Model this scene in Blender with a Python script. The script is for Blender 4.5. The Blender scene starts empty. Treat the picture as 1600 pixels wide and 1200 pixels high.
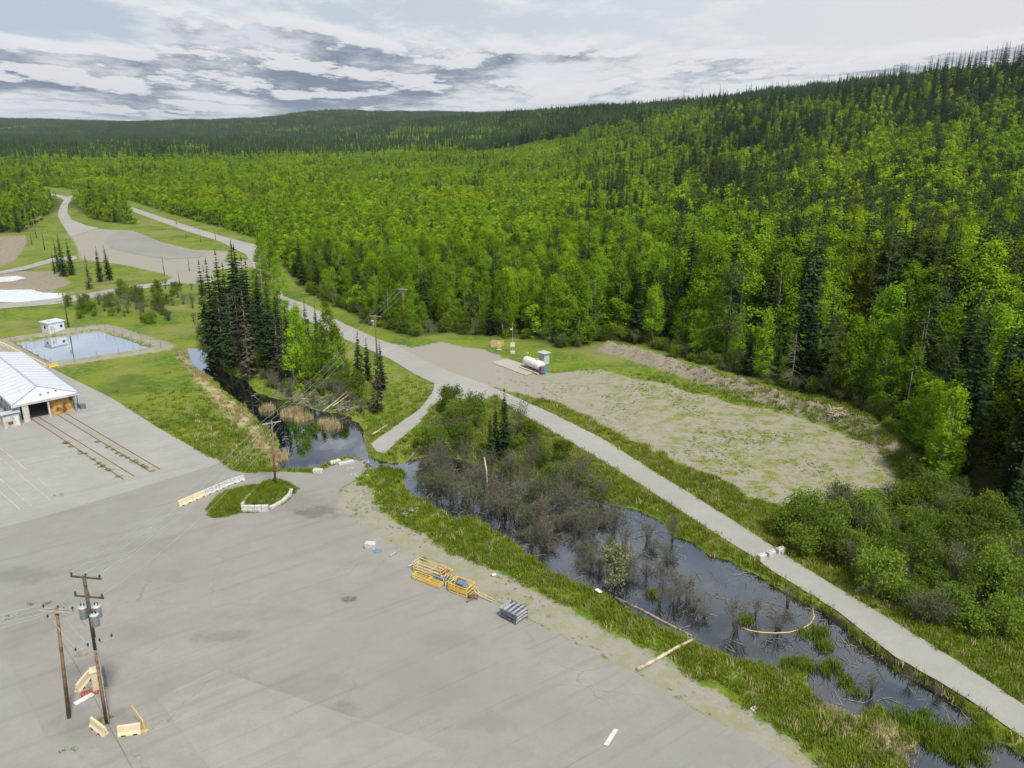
import bpy, bmesh, math, random
import numpy as np
from mathutils import Vector, Matrix
from mathutils.geometry import tessellate_polygon

# ---------------------------------------------------------------- camera, sky, sun, exposure
FPX, CAMH, HORIZ = 1250.0, 45.0, 200.0          # focal length in photo pixels, camera height (m), horizon row
PITCH = math.atan((600.0 - HORIZ) / FPX)
scene = bpy.context.scene
C = scene.collection
cam = bpy.data.objects.new('camera', bpy.data.cameras.new('camera'))
C.objects.link(cam); scene.camera = cam
cam.data.sensor_width = 36.0; cam.data.lens = 36.0 * FPX / 1600.0
cam.data.clip_start = 0.5; cam.data.clip_end = 30000
cam.location = (0, 0, CAMH); cam.rotation_euler = (math.pi / 2 - PITCH, 0, 0)

SUN_AZ, SUN_EL = math.radians(150), math.radians(56)   # clockwise from +Y
sd = Vector((math.sin(SUN_AZ) * math.cos(SUN_EL), math.cos(SUN_AZ) * math.cos(SUN_EL), math.sin(SUN_EL)))
sl = bpy.data.lights.new('sun', 'SUN'); sl.energy = 2.0; sl.angle = math.radians(7); sl.color = (1.0, 0.95, 0.87)
sun = bpy.data.objects.new('sun', sl); C.objects.link(sun)
sun.rotation_euler = (-sd).to_track_quat('-Z', 'Y').to_euler(); sun.location = sd * 300

scene.view_settings.view_transform = 'Standard'; scene.view_settings.look = 'None'
scene.view_settings.exposure = 1.08; scene.view_settings.gamma = 1.0
scene.view_settings.use_curve_mapping = False
scene.cycles.use_denoising = True
try: scene.cycles.denoiser = 'OPENIMAGEDENOISE'
except Exception: pass
scene.cycles.max_bounces = 5; scene.cycles.diffuse_bounces = 3; scene.cycles.glossy_bounces = 2
scene.cycles.transmission_bounces = 3; scene.cycles.transparent_max_bounces = 4
scene.cycles.use_adaptive_sampling = True; scene.cycles.adaptive_threshold = 0.02

class NT:
    """small node-tree helper"""
    def __init__(s, t): s.t = t; s.n = t.nodes; s.l = t.links
    def new(s, ty, **kw):
        n = s.n.new(ty)
        for k, v in kw.items():
            setattr(n, k, v)
        return n
    def put(s, sock, v):
        if isinstance(v, bpy.types.NodeSocket): s.l.new(v, sock)
        elif v is not None:
            if sock.type == 'RGBA' and len(v) == 3: v = (*v, 1)
            sock.default_value = v
    def math(s, op, a, b=None, c=None, clamp=False):
        n = s.new('ShaderNodeMath', operation=op, use_clamp=clamp)
        s.put(n.inputs[0], a); s.put(n.inputs[1], b); s.put(n.inputs[2], c)
        return n.outputs[0]
    def vmath(s, op, a, b=None):
        n = s.new('ShaderNodeVectorMath', operation=op); s.put(n.inputs[0], a); s.put(n.inputs[1], b)
        return n.outputs[0]
    def noise(s, vec, scale, detail=4, rough=.55, dist=0.0):
        n = s.new('ShaderNodeTexNoise'); s.put(n.inputs['Vector'], vec)
        n.inputs['Scale'].default_value = scale; n.inputs['Detail'].default_value = detail
        n.inputs['Roughness'].default_value = rough; n.inputs['Distortion'].default_value = dist
        return n.outputs[0]
    def ramp(s, f, a, b, lo=0.0, hi=1.0):
        n = s.new('ShaderNodeMapRange', interpolation_type='SMOOTHSTEP')
        s.put(n.inputs[0], f); n.inputs[1].default_value = a; n.inputs[2].default_value = b
        n.inputs[3].default_value = lo; n.inputs[4].default_value = hi
        return n.outputs[0]
    def mix(s, f, a, b):
        n = s.new('ShaderNodeMix', data_type='RGBA'); s.put(n.inputs[0], f)
        s.put(n.inputs[6], a); s.put(n.inputs[7], b)
        return n.outputs[2]
    def bump(s, h, strength=.4, dist=.05):
        n = s.new('ShaderNodeBump'); n.inputs['Strength'].default_value = strength
        n.inputs['Distance'].default_value = dist; s.put(n.inputs['Height'], h)
        return n.outputs[0]

w = bpy.data.worlds.new('World'); scene.world = w; w.use_nodes = True
T = NT(w.node_tree); T.n.clear()
geo = T.new('ShaderNodeTexCoord').outputs['Generated']
sep = T.new('ShaderNodeSeparateXYZ'); T.put(sep.inputs[0], geo)
dx, dy, dz = sep.outputs
sky = T.new('ShaderNodeTexSky', sky_type='NISHITA'); sky.sun_disc = False
sky.sun_elevation = SUN_EL; sky.sun_rotation = SUN_AZ; sky.air_density = 1.2; sky.dust_density = 1.5
side = T.ramp(dx, -0.05, 0.42, 0.10, -0.005)                         # fewer clouds towards +X
SEED = (71.6, 34.2, 9.5)
def cloud_density(h):
    """density of a broken cloud layer seen at height h of the view direction"""
    zz = T.math('ADD', T.math('MAXIMUM', h, 0.0), 0.085)
    cv = T.new('ShaderNodeCombineXYZ'); T.put(cv.inputs[0], T.math('MULTIPLY', T.math('DIVIDE', dx, zz), .8)); T.put(cv.inputs[1], T.math('MULTIPLY', T.math('DIVIDE', dy, zz), .45)); T.put(cv.inputs[2], T.math('MULTIPLY', h, 3.0))
    cv = cv.outputs[0]
    big = T.noise(T.vmath('ADD', cv, SEED), 0.42, 3, .5)
    fine = T.noise(T.vmath('ADD', cv, (11.3, 2.2, 1)), 1.5, 11, .64, .0)
    d = T.math('ADD', T.math('MULTIPLY', big, 0.60), T.math('MULTIPLY', fine, 0.90))
    d = T.math('ADD', d, side)
    return T.math('ADD', d, T.math('ADD', T.ramp(dz, 0.06, 0.12, 0.0, -0.16), T.ramp(dz, 0.25, 0.50, 0.0, 0.12)))
dens = cloud_density(dz)
above = cloud_density(T.math('ADD', dz, 0.010))
cover = T.ramp(dens, 0.66, 0.83)
thick = T.ramp(dens, 0.71, 0.95)
toplit = T.ramp(T.math('SUBTRACT', dens, above), -0.015, 0.05)         # thin above: the sunlit top of a cloud
thick = T.math('MULTIPLY', thick, T.math('SUBTRACT', 1.0, T.math('MULTIPLY', toplit, .85)))
cloud = T.mix(thick, (5.4, 5.5, 5.65), (1.35, 1.7, 2.25))
veilf = T.ramp(dx, -0.5, 0.55)
veil = T.mix(veilf, (3.2, 3.75, 4.4), (4.7, 4.85, 5.05))
low = T.ramp(dz, 0.0, 0.10)
veil = T.mix(low, (5.2, 5.5, 5.8), veil)
hi = T.ramp(dz, 0.26, 0.60, 0.97, 0.15)                                # thin veil lets more blue through overhead
base = T.mix(hi, sky.outputs[0], veil)
col = T.mix(cover, base, cloud)
bg = T.new('ShaderNodeBackground'); T.put(bg.inputs[0], col); bg.inputs[1].default_value = 0.074
out = T.new('ShaderNodeOutputWorld'); T.l.new(bg.outputs[0], out.inputs[0])

# ---------------------------------------------------------------- helpers
rng = np.random.default_rng(7); random.seed(7)
SP, CP = math.sin(PITCH), math.cos(PITCH)
def G(px, py, z=0.0):
    """the point of the level z that the photograph shows at a pixel: used once, to survey where things stand"""
    u, v = (px - 800) / FPX, (py - 600) / FPX
    t = (z - CAMH) / (-SP - v * CP)
    return Vector((u * t, (CP - v * SP) * t, z))
def Gp(pts, z=0.0): return [G(x, y, z) for x, y in pts]
def zm(ox, oy, s):
    return lambda pts: [(ox + x / s, oy + y / s) for x, y in pts]
def project(x, y, z):
    yy, zz = y, z - CAMH
    d = yy * CP - zz * SP; v = -(yy * SP + zz * CP)
    return 800 + FPX * x / d, 600 + FPX * v / d, d

def sst(t): t = np.clip(t, 0, 1); return t * t * (3 - 2 * t)
_perm = np.random.default_rng(3).random((256, 256))
def vnoise(x, y):
    x = np.asarray(x, float); y = np.asarray(y, float)
    xi = np.floor(x).astype(int); yi = np.floor(y).astype(int)
    fx, fy = sst(x - xi), sst(y - yi)
    g = lambda a, b: _perm[a & 255, b & 255]
    return (g(xi, yi) * (1 - fx) + g(xi + 1, yi) * fx) * (1 - fy) + (g(xi, yi + 1) * (1 - fx) + g(xi + 1, yi + 1) * fx) * fy
def fbm(x, y, o=3):
    s = 0; a = .5; n = 0
    for k in range(o):
        s = s + a * vnoise(x * 2 ** k + 17 * k, y * 2 ** k + 5 * k); n += a; a *= .5
    return s / n

def sdf(poly, X, Y):
    """signed distance to a polygon, positive inside"""
    P = np.array([(p[0], p[1]) for p in poly]); X = X.ravel(); Y = Y.ravel()
    d = np.full(X.shape, 1e18); ins = np.zeros(X.shape, bool)
    for i in range(len(P)):
        a, b = P[i], P[(i + 1) % len(P)]; e = b - a
        t = np.clip(((X - a[0]) * e[0] + (Y - a[1]) * e[1]) / max(e @ e, 1e-9), 0, 1)
        d = np.minimum(d, (X - a[0] - t * e[0]) ** 2 + (Y - a[1] - t * e[1]) ** 2)
        c = (a[1] > Y) != (b[1] > Y)
        with np.errstate(divide='ignore', invalid='ignore'):
            xx = (b[0] - a[0]) * (Y - a[1]) / (b[1] - a[1]) + a[0]
        ins ^= c & (X < xx)
    return np.where(ins, np.sqrt(d), -np.sqrt(d))
def dline(pts, X, Y):
    d = np.full(X.shape, 1e18)
    for a, b in zip(pts[:-1], pts[1:]):
        a = np.array(a[:2]); b = np.array(b[:2]); e = b - a
        t = np.clip(((X - a[0]) * e[0] + (Y - a[1]) * e[1]) / max(e @ e, 1e-9), 0, 1)
        d = np.minimum(d, (X - a[0] - t * e[0]) ** 2 + (Y - a[1] - t * e[1]) ** 2)
    return np.sqrt(d)

def tag(o, label=None, cat=None, group=None, kind=None):
    if label: o['label'] = label
    if cat: o['category'] = cat
    if group: o['group'] = group
    if kind: o['kind'] = kind
    return o
def link(name, mesh, parent=None, col=None):
    o = bpy.data.objects.new(name, mesh); (col or C).objects.link(o)
    if parent is not None: o.parent = parent
    return o
def thing(name, label, cat, loc=(0, 0, 0), rz=0.0, group=None):
    o = link(name, None); o.location = loc; o.rotation_euler = (0, 0, rz); o.empty_display_size = .3
    return tag(o, label, cat, group)
def npmesh(name, V, F, mats, mi=None, smooth=False):
    """V (n,3), F list of face arrays with 3 or 4 columns"""
    me = bpy.data.meshes.new(name); V = np.asarray(V, np.float32)
    me.vertices.add(len(V)); me.vertices.foreach_set('co', V.ravel())
    F = [np.asarray(f, np.int32) for f in F if len(f)]
    tot = np.concatenate([np.full(len(f), f.shape[1]) for f in F]).astype(np.int32)
    loops = np.concatenate([f.ravel() for f in F])
    me.loops.add(len(loops)); me.loops.foreach_set('vertex_index', loops)
    me.polygons.add(len(tot)); st = np.concatenate([[0], np.cumsum(tot)[:-1]]).astype(np.int32)
    me.polygons.foreach_set('loop_start', st)
    if mi is not None: me.polygons.foreach_set('material_index', np.asarray(mi, np.int32))
    if smooth: me.polygons.foreach_set('use_smooth', np.ones(len(tot), bool))
    for m in mats: me.materials.append(m)
    me.update(calc_edges=True); me.validate()
    return me

class MB:
    """collects shapes into ONE mesh"""
    def __init__(s): s.v = []; s.f = []
    def add(s, vs, fs):
        k = len(s.v); s.v += [tuple(v) for v in vs]; s.f += [tuple(i + k for i in f) for f in fs]; return s
    def box(s, c, size, rz=0.0, rx=0.0, ry=0.0):
        M = Matrix.Translation(c) @ Matrix.Rotation(rz, 4, 'Z') @ Matrix.Rotation(rx, 4, 'X') @ Matrix.Rotation(ry, 4, 'Y')
        hx, hy, hz = [q / 2 for q in size]
        vs = [M @ Vector((x * hx, y * hy, z * hz)) for x in (-1, 1) for y in (-1, 1) for z in (-1, 1)]
        return s.add(vs, [(0, 1, 3, 2), (4, 6, 7, 5), (0, 4, 5, 1), (2, 3, 7, 6), (0, 2, 6, 4), (1, 5, 7, 3)])
    def cbox(s, c, size, b, rz=0.0):
        """box with chamfered vertical and top edges"""
        hx, hy, h = size[0] / 2, size[1] / 2, size[2]
        ring = lambda x, y, q: [(-x + q, -y), (x - q, -y), (x, -y + q), (x, y - q), (x - q, y), (-x + q, y), (-x, y - q), (-x, -y + q)]
        R = Matrix.Rotation(rz, 4, 'Z'); vs = []
        for (ix, z) in ((0, 0), (0, h - b), (b, h)):
            for (x, y) in ring(hx - ix, hy - ix, b): vs.append(Vector(c) + R @ Vector((x, y, z - h / 2)))
        fs = [tuple(range(7, -1, -1)), tuple(range(16, 24))]
        for k in range(2):
            for i in range(8):
                j = (i + 1) % 8; fs.append((k * 8 + i, k * 8 + j, k * 8 + 8 + j, k * 8 + 8 + i))
        return s.add(vs, fs)
    def tube(s, p0, p1, r0, r1=None, n=8, caps=True):
        p0, p1 = Vector(p0), Vector(p1); r1 = r0 if r1 is None else r1
        d = (p1 - p0).normalized(); a = d.orthogonal().normalized(); b = d.cross(a)
        vs = []
        for p, r in ((p0, r0), (p1, r1)):
            for i in range(n):
                t = 2 * math.pi * i / n; vs.append(p + (a * math.cos(t) + b * math.sin(t)) * r)
        fs = [(i, (i + 1) % n, n + (i + 1) % n, n + i) for i in range(n)]
        if caps: fs += [tuple(range(n - 1, -1, -1)), tuple(range(n, 2 * n))]
        return s.add(vs, fs)
    def path(s, pts, r, n=6, r1=None):
        pts = [Vector(p) for p in pts]; vs = []; m = len(pts); prev = None
        for i, p in enumerate(pts):
            d = (pts[min(i + 1, m - 1)] - pts[max(i - 1, 0)]).normalized()
            a = d.orthogonal().normalized() if prev is None else (prev - d * prev.dot(d)).normalized()
            prev = a; b = d.cross(a); rr = r if r1 is None else r + (r1 - r) * i / (m - 1)
            for k in range(n):
                t = 2 * math.pi * k / n; vs.append(p + (a * math.cos(t) + b * math.sin(t)) * rr)
        fs = [(i * n + k, i * n + (k + 1) % n, (i + 1) * n + (k + 1) % n, (i + 1) * n + k) for i in range(m - 1) for k in range(n)]
        fs += [tuple(range(n - 1, -1, -1)), tuple(range((m - 1) * n, m * n))]
        return s.add(vs, fs)
    def lathe(s, prof, n=16, M=Matrix()):
        """profile of (r, z) turned about z, ends closed"""
        vs = [M @ Vector((r * math.cos(2 * math.pi * k / n), r * math.sin(2 * math.pi * k / n), z)) for r, z in prof for k in range(n)]
        m = len(prof)
        fs = [(i * n + k, i * n + (k + 1) % n, (i + 1) * n + (k + 1) % n, (i + 1) * n + k) for i in range(m - 1) for k in range(n)]
        fs += [tuple(range(n - 1, -1, -1)), tuple(range((m - 1) * n, m * n))]
        return s.add(vs, fs)
    def prism(s, prof, L, M=Matrix()):
        """profile in (y, z), extruded along x from -L/2 to L/2"""
        n = len(prof); vs = [M @ Vector((x, y, z)) for x in (-L / 2, L / 2) for y, z in prof]
        fs = [(i, (i + 1) % n, n + (i + 1) % n, n + i) for i in range(n)] + [tuple(range(n - 1, -1, -1)), tuple(range(n, 2 * n))]
        return s.add(vs, fs)
    def build(s, name, mat, parent=None, smooth=False):
        me = bpy.data.meshes.new(name); me.from_pydata([tuple(v) for v in s.v], [], s.f); me.materials.append(mat)
        bm = bmesh.new(); bm.from_mesh(me); bmesh.ops.recalc_face_normals(bm, faces=bm.faces); bm.to_mesh(me); bm.free()
        if smooth:
            me.polygons.foreach_set('use_smooth', [len(p.vertices) == 4 for p in me.polygons])
        return link(name, me, parent)

# ---------------------------------------------------------------- materials
def mat(name, col, rough=.8, var=.15, scale=3.0, metal=0.0, spec=.3, bump=0.0, col2=None, th=(.45, .65)):
    m = bpy.data.materials.new(name); m.use_nodes = True; T = NT(m.node_tree)
    b = T.n['Principled BSDF']; p = T.new('ShaderNodeTexCoord').outputs['Object']
    oi = T.new('ShaderNodeObjectInfo')
    p = T.vmath('ADD', p, T.vmath('MULTIPLY', oi.outputs['Location'], (.37, .37, .37)))
    n = T.noise(p, scale, 5, .6)
    c2 = col2 or tuple(q * (1 - 2 * var) for q in col)
    f = T.ramp(n, *th)
    c = T.mix(f, tuple(min(1, q * (1 + var * .5)) for q in col), c2)
    T.put(b.inputs['Base Color'], c); b.inputs['Roughness'].default_value = rough
    b.inputs['Metallic'].default_value = metal; b.inputs['Specular IOR Level'].default_value = spec
    if bump: T.put(b.inputs['Normal'], T.bump(n, .6, bump))
    return m
def leafmat(name, a, b, trans=.35, patch=(1, 1, 1), rnd=.35):
    """leaf material: colour varies from plant to plant and through the crown"""
    m = bpy.data.materials.new(name); m.use_nodes = True; T = NT(m.node_tree); T.n.clear()
    oi = T.new('ShaderNodeObjectInfo'); tc = T.new('ShaderNodeTexCoord').outputs['Object']
    n = T.noise(tc, .9, 3, .6)
    f = T.math('ADD', T.math('MULTIPLY', oi.outputs['Random'], .75), T.math('MULTIPLY', T.ramp(n, .3, .7), .25))
    c = T.mix(f, a, b)
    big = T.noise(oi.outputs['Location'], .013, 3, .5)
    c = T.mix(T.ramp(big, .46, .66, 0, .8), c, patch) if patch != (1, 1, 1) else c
    r2 = T.math('FRACT', T.math('MULTIPLY', oi.outputs['Random'], 7.31))
    hsv = T.new('ShaderNodeHueSaturation'); T.put(hsv.inputs['Color'], c)
    T.put(hsv.inputs['Value'], T.math('ADD', T.math('MULTIPLY', r2, rnd * 2), 1 - rnd)); c = hsv.outputs[0]
    d = T.new('ShaderNodeBsdfDiffuse'); t = T.new('ShaderNodeBsdfTranslucent')
    T.put(d.inputs[0], c); T.put(t.inputs[0], c)
    mx = T.new('ShaderNodeMixShader'); mx.inputs[0].default_value = trans
    T.l.new(d.outputs[0], mx.inputs[1]); T.l.new(t.outputs[0], mx.inputs[2])
    o = T.new('ShaderNodeOutputMaterial'); T.l.new(mx.outputs[0], o.inputs[0])
    return m
def surf(name, fn, rough=.9, spec=.2):
    """ground-like material in world metres; fn(T, p) -> colour, height"""
    m = bpy.data.materials.new(name); m.use_nodes = True; T = NT(m.node_tree)
    b = T.n['Principled BSDF']; p = T.new('ShaderNodeNewGeometry').outputs['Position']
    c, h = fn(T, p); T.put(b.inputs['Base Color'], c); b.inputs['Roughness'].default_value = rough
    b.inputs['Specular IOR Level'].default_value = spec
    if h is not None: T.put(b.inputs['Normal'], T.bump(h, .7, .06))
    return m
def attr(T, name):
    n = T.new('ShaderNodeAttribute'); n.attribute_name = name; return n.outputs['Fac']
M = {}
M['wood'] = mat('weathered_pole_wood', (.20, .135, .085), .9, .25, 2.5)
M['wood_dark'] = mat('dark_pole_wood', (.10, .085, .055), .9, .25, 2.5)
M['arm'] = mat('grey_crossarm_wood', (.34, .34, .33), .8, .15, 4)
M['insul'] = mat('insulator_glaze', (.05, .045, .05), .4, .1, 4)
M['wire'] = mat('aluminium_wire', (.48, .48, .47), .5, .05, 1)
M['xfmr'] = mat('transformer_paint', (.46, .50, .53), .45, .08, 4)
M['cream'] = mat('faded_cream_paint', (.62, .52, .34), .8, .14, 3.0, col2=(.54, .49, .40), th=(.55, .75))
M['white_conc'] = mat('pale_concrete', (.52, .51, .48), .9, .14, 4.0, bump=.02)
M['conc'] = mat('grey_concrete', (.38, .37, .35), .9, .14, 3.0, bump=.02)
M['roofwhite'] = mat('white_roof_sheet', (.54, .57, .62), .5, .05, .7, col2=(.46, .47, .48), th=(.55, .8))
M['wallwhite'] = mat('dirty_white_wall', (.50, .49, .46), .8, .15, 1.2)
M['teal'] = mat('faded_teal_steel', (.20, .30, .34), .6, .2, 2)
M['rust'] = mat('rust_streaked_door', (.48, .30, .10), .8, .3, .9, col2=(.16, .065, .02), th=(.42, .60))
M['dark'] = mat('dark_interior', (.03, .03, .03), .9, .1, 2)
M['rail_rust'] = mat('rusty_rail', (.19, .145, .11), .7, .25, 3)
M['rail_pale'] = mat('pale_rail', (.50, .46, .34), .6, .15, 3)
M['yellow'] = mat('chipped_yellow_paint', (.58, .38, .06), .6, .2, 5, col2=(.52, .42, .20), th=(.5, .7))
M['paleyellow'] = mat('sunbleached_yellow_paint', (.60, .46, .18), .6, .15, 5)
M['blue'] = mat('blue_paint', (.10, .22, .38), .6, .2, 4)
M['redbrown'] = mat('red_oxide_paint', (.22, .075, .04), .8, .2, 4)
M['red'] = mat('red_paint', (.45, .04, .03), .7, .2, 6)
M['steel'] = mat('grey_blue_steel', (.16, .18, .21), .5, .2, 5, metal=.2)
M['steel_pale'] = mat('galvanised_steel', (.45, .46, .48), .45, .15, 5, metal=.3)
M['tankwhite'] = mat('tank_white_paint', (.68, .67, .64), .45, .06, 1.5)
M['plywood'] = mat('pale_plywood', (.52, .42, .25), .8, .15, 3)
M['whitepaint'] = mat('worn_white_paint', (.62, .62, .60), .8, .12, 3)
M['logpale'] = mat('peeled_log', (.50, .42, .30), .8, .18, 1.6)
M['loggrey'] = mat('grey_dead_wood', (.26, .235, .195), .9, .25, 2)
M['twig'] = mat('grey_brown_twig', (.165, .148, .112), .9, .3, 2)
M['bark'] = mat('conifer_bark', (.10, .078, .06), .9, .25, 2)
M['aspenbark'] = mat('pale_aspen_bark', (.30, .285, .24), .8, .25, 2.5, col2=(.16, .15, .12), th=(.55, .7))
M['deadneedle'] = leafmat('dead_grey_needles', (.105, .090, .070), (.070, .062, .048), .2)
M['spruce'] = leafmat('spruce_needles', (.024, .050, .020), (.046, .076, .026), .2)
M['pine'] = leafmat('pine_needles', (.100, .130, .036), (.070, .115, .034), .3)
M['aspen'] = leafmat('aspen_leaves', (.140, .265, .018), (.235, .365, .018), .40, patch=(.31, .41, .016))
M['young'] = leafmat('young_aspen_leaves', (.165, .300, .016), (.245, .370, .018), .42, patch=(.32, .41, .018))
M['alder'] = leafmat('alder_leaves', (.130, .205, .036), (.185, .265, .028), .4)
M['willow'] = leafmat('sparse_willow_leaves', (.130, .165, .070), (.115, .165, .045), .35)
M['palebush'] = leafmat('pale_willow_leaves', (.26, .27, .13), (.30, .31, .17), .3)
M['grass'] = leafmat('grass_blades', (.145, .225, .018), (.210, .270, .030), .4, patch=(.285, .285, .050))
M['reed'] = leafmat('dry_reeds', (.50, .40, .23), (.42, .36, .20), .3)
M['sedge'] = leafmat('green_sedge', (.11, .19, .018), (.17, .22, .030), .35)
M['glass'] = mat('dark_window', (.03, .035, .04), .15, .1, 2, spec=.6)
def _water(T, p):
    pass
def watermat(name, base, k, off, rip=.02):
    m = bpy.data.materials.new(name); m.use_nodes = True; T = NT(m.node_tree); T.n.clear()
    p = T.new('ShaderNodeNewGeometry').outputs['Position']
    bn = T.bump(T.noise(p, .8, 3, .5), .12, rip)
    fr = T.new('ShaderNodeFresnel'); fr.inputs[0].default_value = 1.33
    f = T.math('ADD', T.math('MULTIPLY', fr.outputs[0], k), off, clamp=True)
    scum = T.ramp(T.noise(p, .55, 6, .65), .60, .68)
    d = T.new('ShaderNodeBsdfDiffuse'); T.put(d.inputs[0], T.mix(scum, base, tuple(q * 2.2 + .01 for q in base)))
    g = T.new('ShaderNodeBsdfGlossy'); g.inputs['Roughness'].default_value = .02
    g.inputs['Color'].default_value = (.92, .95, 1, 1); T.put(g.inputs['Normal'], bn)
    mx = T.new('ShaderNodeMixShader'); T.put(mx.inputs[0], f)
    T.l.new(d.outputs[0], mx.inputs[1]); T.l.new(g.outputs[0], mx.inputs[2])
    o = T.new('ShaderNodeOutputMaterial'); T.l.new(mx.outputs[0], o.inputs[0])
    return m
M['pond'] = watermat('dark_pond_water', (.010, .012, .012), 3.0, .11)
M['pool'] = watermat('pool_water_painted_glare', (.74, .74, .73), 1.0, .12, .008)  # whitish base colour: the sky's glare on the pools is painted in
M['reservoir'] = watermat('still_reservoir_water', (.34, .36, .38), 2.4, .26, .008)  # pale base colour stands in for part of the reflected sky
# ---------------------------------------------------------------- survey of the site (photo pixels -> metres)
Z1, Z2, Z3 = zm(0, 180, 4), zm(0, 460, 3.333), zm(250, 360, 3.75)
Z4, Z6, Z7 = zm(540, 440, 3.75), zm(250, 660, 3.75), zm(620, 700, 3.75)
WL = -0.7                                             # water level of creek and ponds
pond_px = [(632, 729), (641, 772), (673, 783), (713, 812), (748, 807), (775, 828), (823, 860), (841, 871), (876, 897), (913, 913), (945, 927), (977, 950), (1015, 965), (1050, 984), (1087, 994), (1103, 1008), (1140, 1021), (1156, 1029), (1193, 1035), (1222, 1043), (1240, 1034), (1257, 1036), (1276, 1075), (1293, 1104), (1336, 1115), (1359, 1101), (1384, 1101), (1393, 1123), (1427, 1129), (1455, 1123), (1483, 1138), (1526, 1140),
           (1500, 1101), (1455, 1070), (1404, 1041), (1384, 1024), (1342, 1002), (1313, 973), (1285, 956), (1242, 936), (1220, 925), (1193, 907), (1161, 893), (1140, 877), (1103, 867), (1084, 850), (1049, 840), (1028, 816), (1000, 800), (960, 792), (900, 775), (850, 757), (800, 748), (750, 730), (700, 715), (660, 716), (640, 722)]
creek_px = [(299, 543), (307, 571), (338, 587), (351, 603), (370, 616), (389, 629), (402, 643), (415, 656), (428, 668), (446, 689), (444, 713), (447, 729), (479, 731), (503, 724), (533, 711), (550, 705), (563, 714), (582, 726), (604, 734), (634, 737), (636, 728), (604, 727), (582, 717), (568, 704), (560, 690), (557, 675), (549, 660), (530, 650), (500, 646), (480, 640), (450, 630), (420, 624), (394, 616), (375, 595), (349, 587), (338, 565), (306, 547)]
slough_px = [(1430, 1205), (1410, 1180), (1440, 1165), (1500, 1190), (1545, 1165), (1575, 1168), (1605, 1190), (1640, 1215), (1600, 1260), (1480, 1250)]
res_px = Z2([(75, 250), (500, 187), (800, 285), (275, 362)])
lp1_px, lp2_px = Z1([(-120, 1090), (60, 1092), (190, 1090), (260, 1110), (400, 1115), (410, 1145), (300, 1155), (120, 1168), (-120, 1170)]), Z1([(-120, 1020), (100, 1005), (155, 1018), (60, 1040), (-120, 1045)])
POND, CREEK, SLOUGH = Gp(pond_px, WL), Gp(creek_px, WL), Gp(slough_px, WL)
RES, LP1, LP2 = Gp(res_px, -.35), Gp(lp1_px, -.4), Gp(lp2_px, -.4)
yard_px = [(338, 716), (350, 727), (362, 735), (383, 740), (437, 737), (490, 740), (517, 729), (543, 716), (566, 722), (572, 735), (556, 750), (530, 765), (528, 790), (551, 812), (583, 833), (650, 871), (700, 903), (769, 937), (823, 967), (913, 1015), (996, 1053), (1097, 1117), (1200, 1173), (1260, 1205), (1420, 1300), (-260, 1400), (-420, 930), (-60, 830), (38, 804), (112, 784)]
apron_px = [(345, 724), (249, 670), (174, 622), (117, 594), (78, 574), (30, 547), (0, 532), (-90, 490), (-330, 560), (-420, 926), (-60, 840), (45, 814), (118, 793)]
YARD, APRON = Gp(yard_px), Gp(apron_px)
road_l = [(1660, 1195), (1600, 1155), (1512, 1092), (1398, 1027), (1305, 953), (1200, 888), (1180, 873), (1065, 800), (1000, 757), (940, 720), (870, 678), (807, 643), (786, 626), (775, 617), (753, 627), (727, 624), (700, 622), (686, 627), (673, 637), (657, 659), (633, 680), (600, 709), (588, 706), (579, 694), (655, 640), (675, 615), (679, 600), (647, 584), (607, 560), (541, 531), (461, 491), (436, 476), (404, 434), (385, 398), (340, 376), (290, 361), (197, 327)]
road_r = [(207, 324), (300, 355), (350, 370), (412, 386), (425, 425), (443, 463), (477, 475), (540, 507), (593, 531), (620, 540), (650, 556), (700, 580), (745, 596), (788, 613), (860, 645), (940, 685), (1030, 742), (1124, 800), (1212, 857), (1228, 868), (1336, 936), (1427, 990), (1600, 1102), (1660, 1141)]
ROAD = Gp(road_l + road_r)
gravel_px = [(600, 534), (647, 543), (690, 534), (713, 540), (759, 547), (790, 560), (860, 584), (907, 579), (939, 577), (987, 591), (1040, 599), (1075, 612), (1115, 620), (1152, 633), (1200, 639), (1280, 663), (1344, 692), (1372, 706), (1395, 735), (1398, 755), (1370, 782), (1290, 791), (1224, 794), (1170, 775), (1120, 750), (1060, 722), (990, 688), (930, 657), (870, 628), (800, 612), (740, 598), (690, 580), (640, 556)]
strip_px = [(556, 750), (580, 765), (600, 800), (620, 817), (646, 825), (700, 860), (769, 887), (849, 930), (935, 975), (988, 1007), (1040, 1030), (1110, 1075), (1180, 1120), (1250, 1170), (1300, 1215), (1240, 1215), (1190, 1175), (1100, 1120), (1000, 1060), (915, 1020), (830, 970), (770, 938), (700, 905), (650, 873), (580, 835), (545, 815), (520, 790), (530, 760)]
lotg_px = Z1([(430, 740), (560, 700), (680, 715), (830, 720), (1000, 790), (1200, 840), (1430, 850), (1400, 920), (1560, 900), (1600, 915), (1580, 950), (1330, 965), (1330, 1065), (1060, 1045), (1070, 1010), (1000, 985), (740, 930), (500, 900), (480, 820)])
GRAVEL, STRIP, LOTG = Gp(gravel_px), Gp(strip_px), Gp(lotg_px)
dry_px = [(285, 548), (305, 575), (330, 598), (362, 624), (392, 650), (412, 680), (434, 705), (428, 722), (400, 690), (375, 668), (345, 640), (318, 606), (296, 578), (280, 556)]
mud_px = [(1290, 1095), (1340, 1110), (1380, 1120), (1420, 1150), (1470, 1180), (1440, 1210), (1390, 1190), (1340, 1160), (1280, 1110)]
leftmud_px = Z1([(-100, 760), (160, 750), (170, 800), (100, 900), (0, 950), (-100, 960)])
leftmud2_px = Z1([(-100, 975), (340, 975), (450, 1050), (300, 1110), (-100, 1180)])
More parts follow.
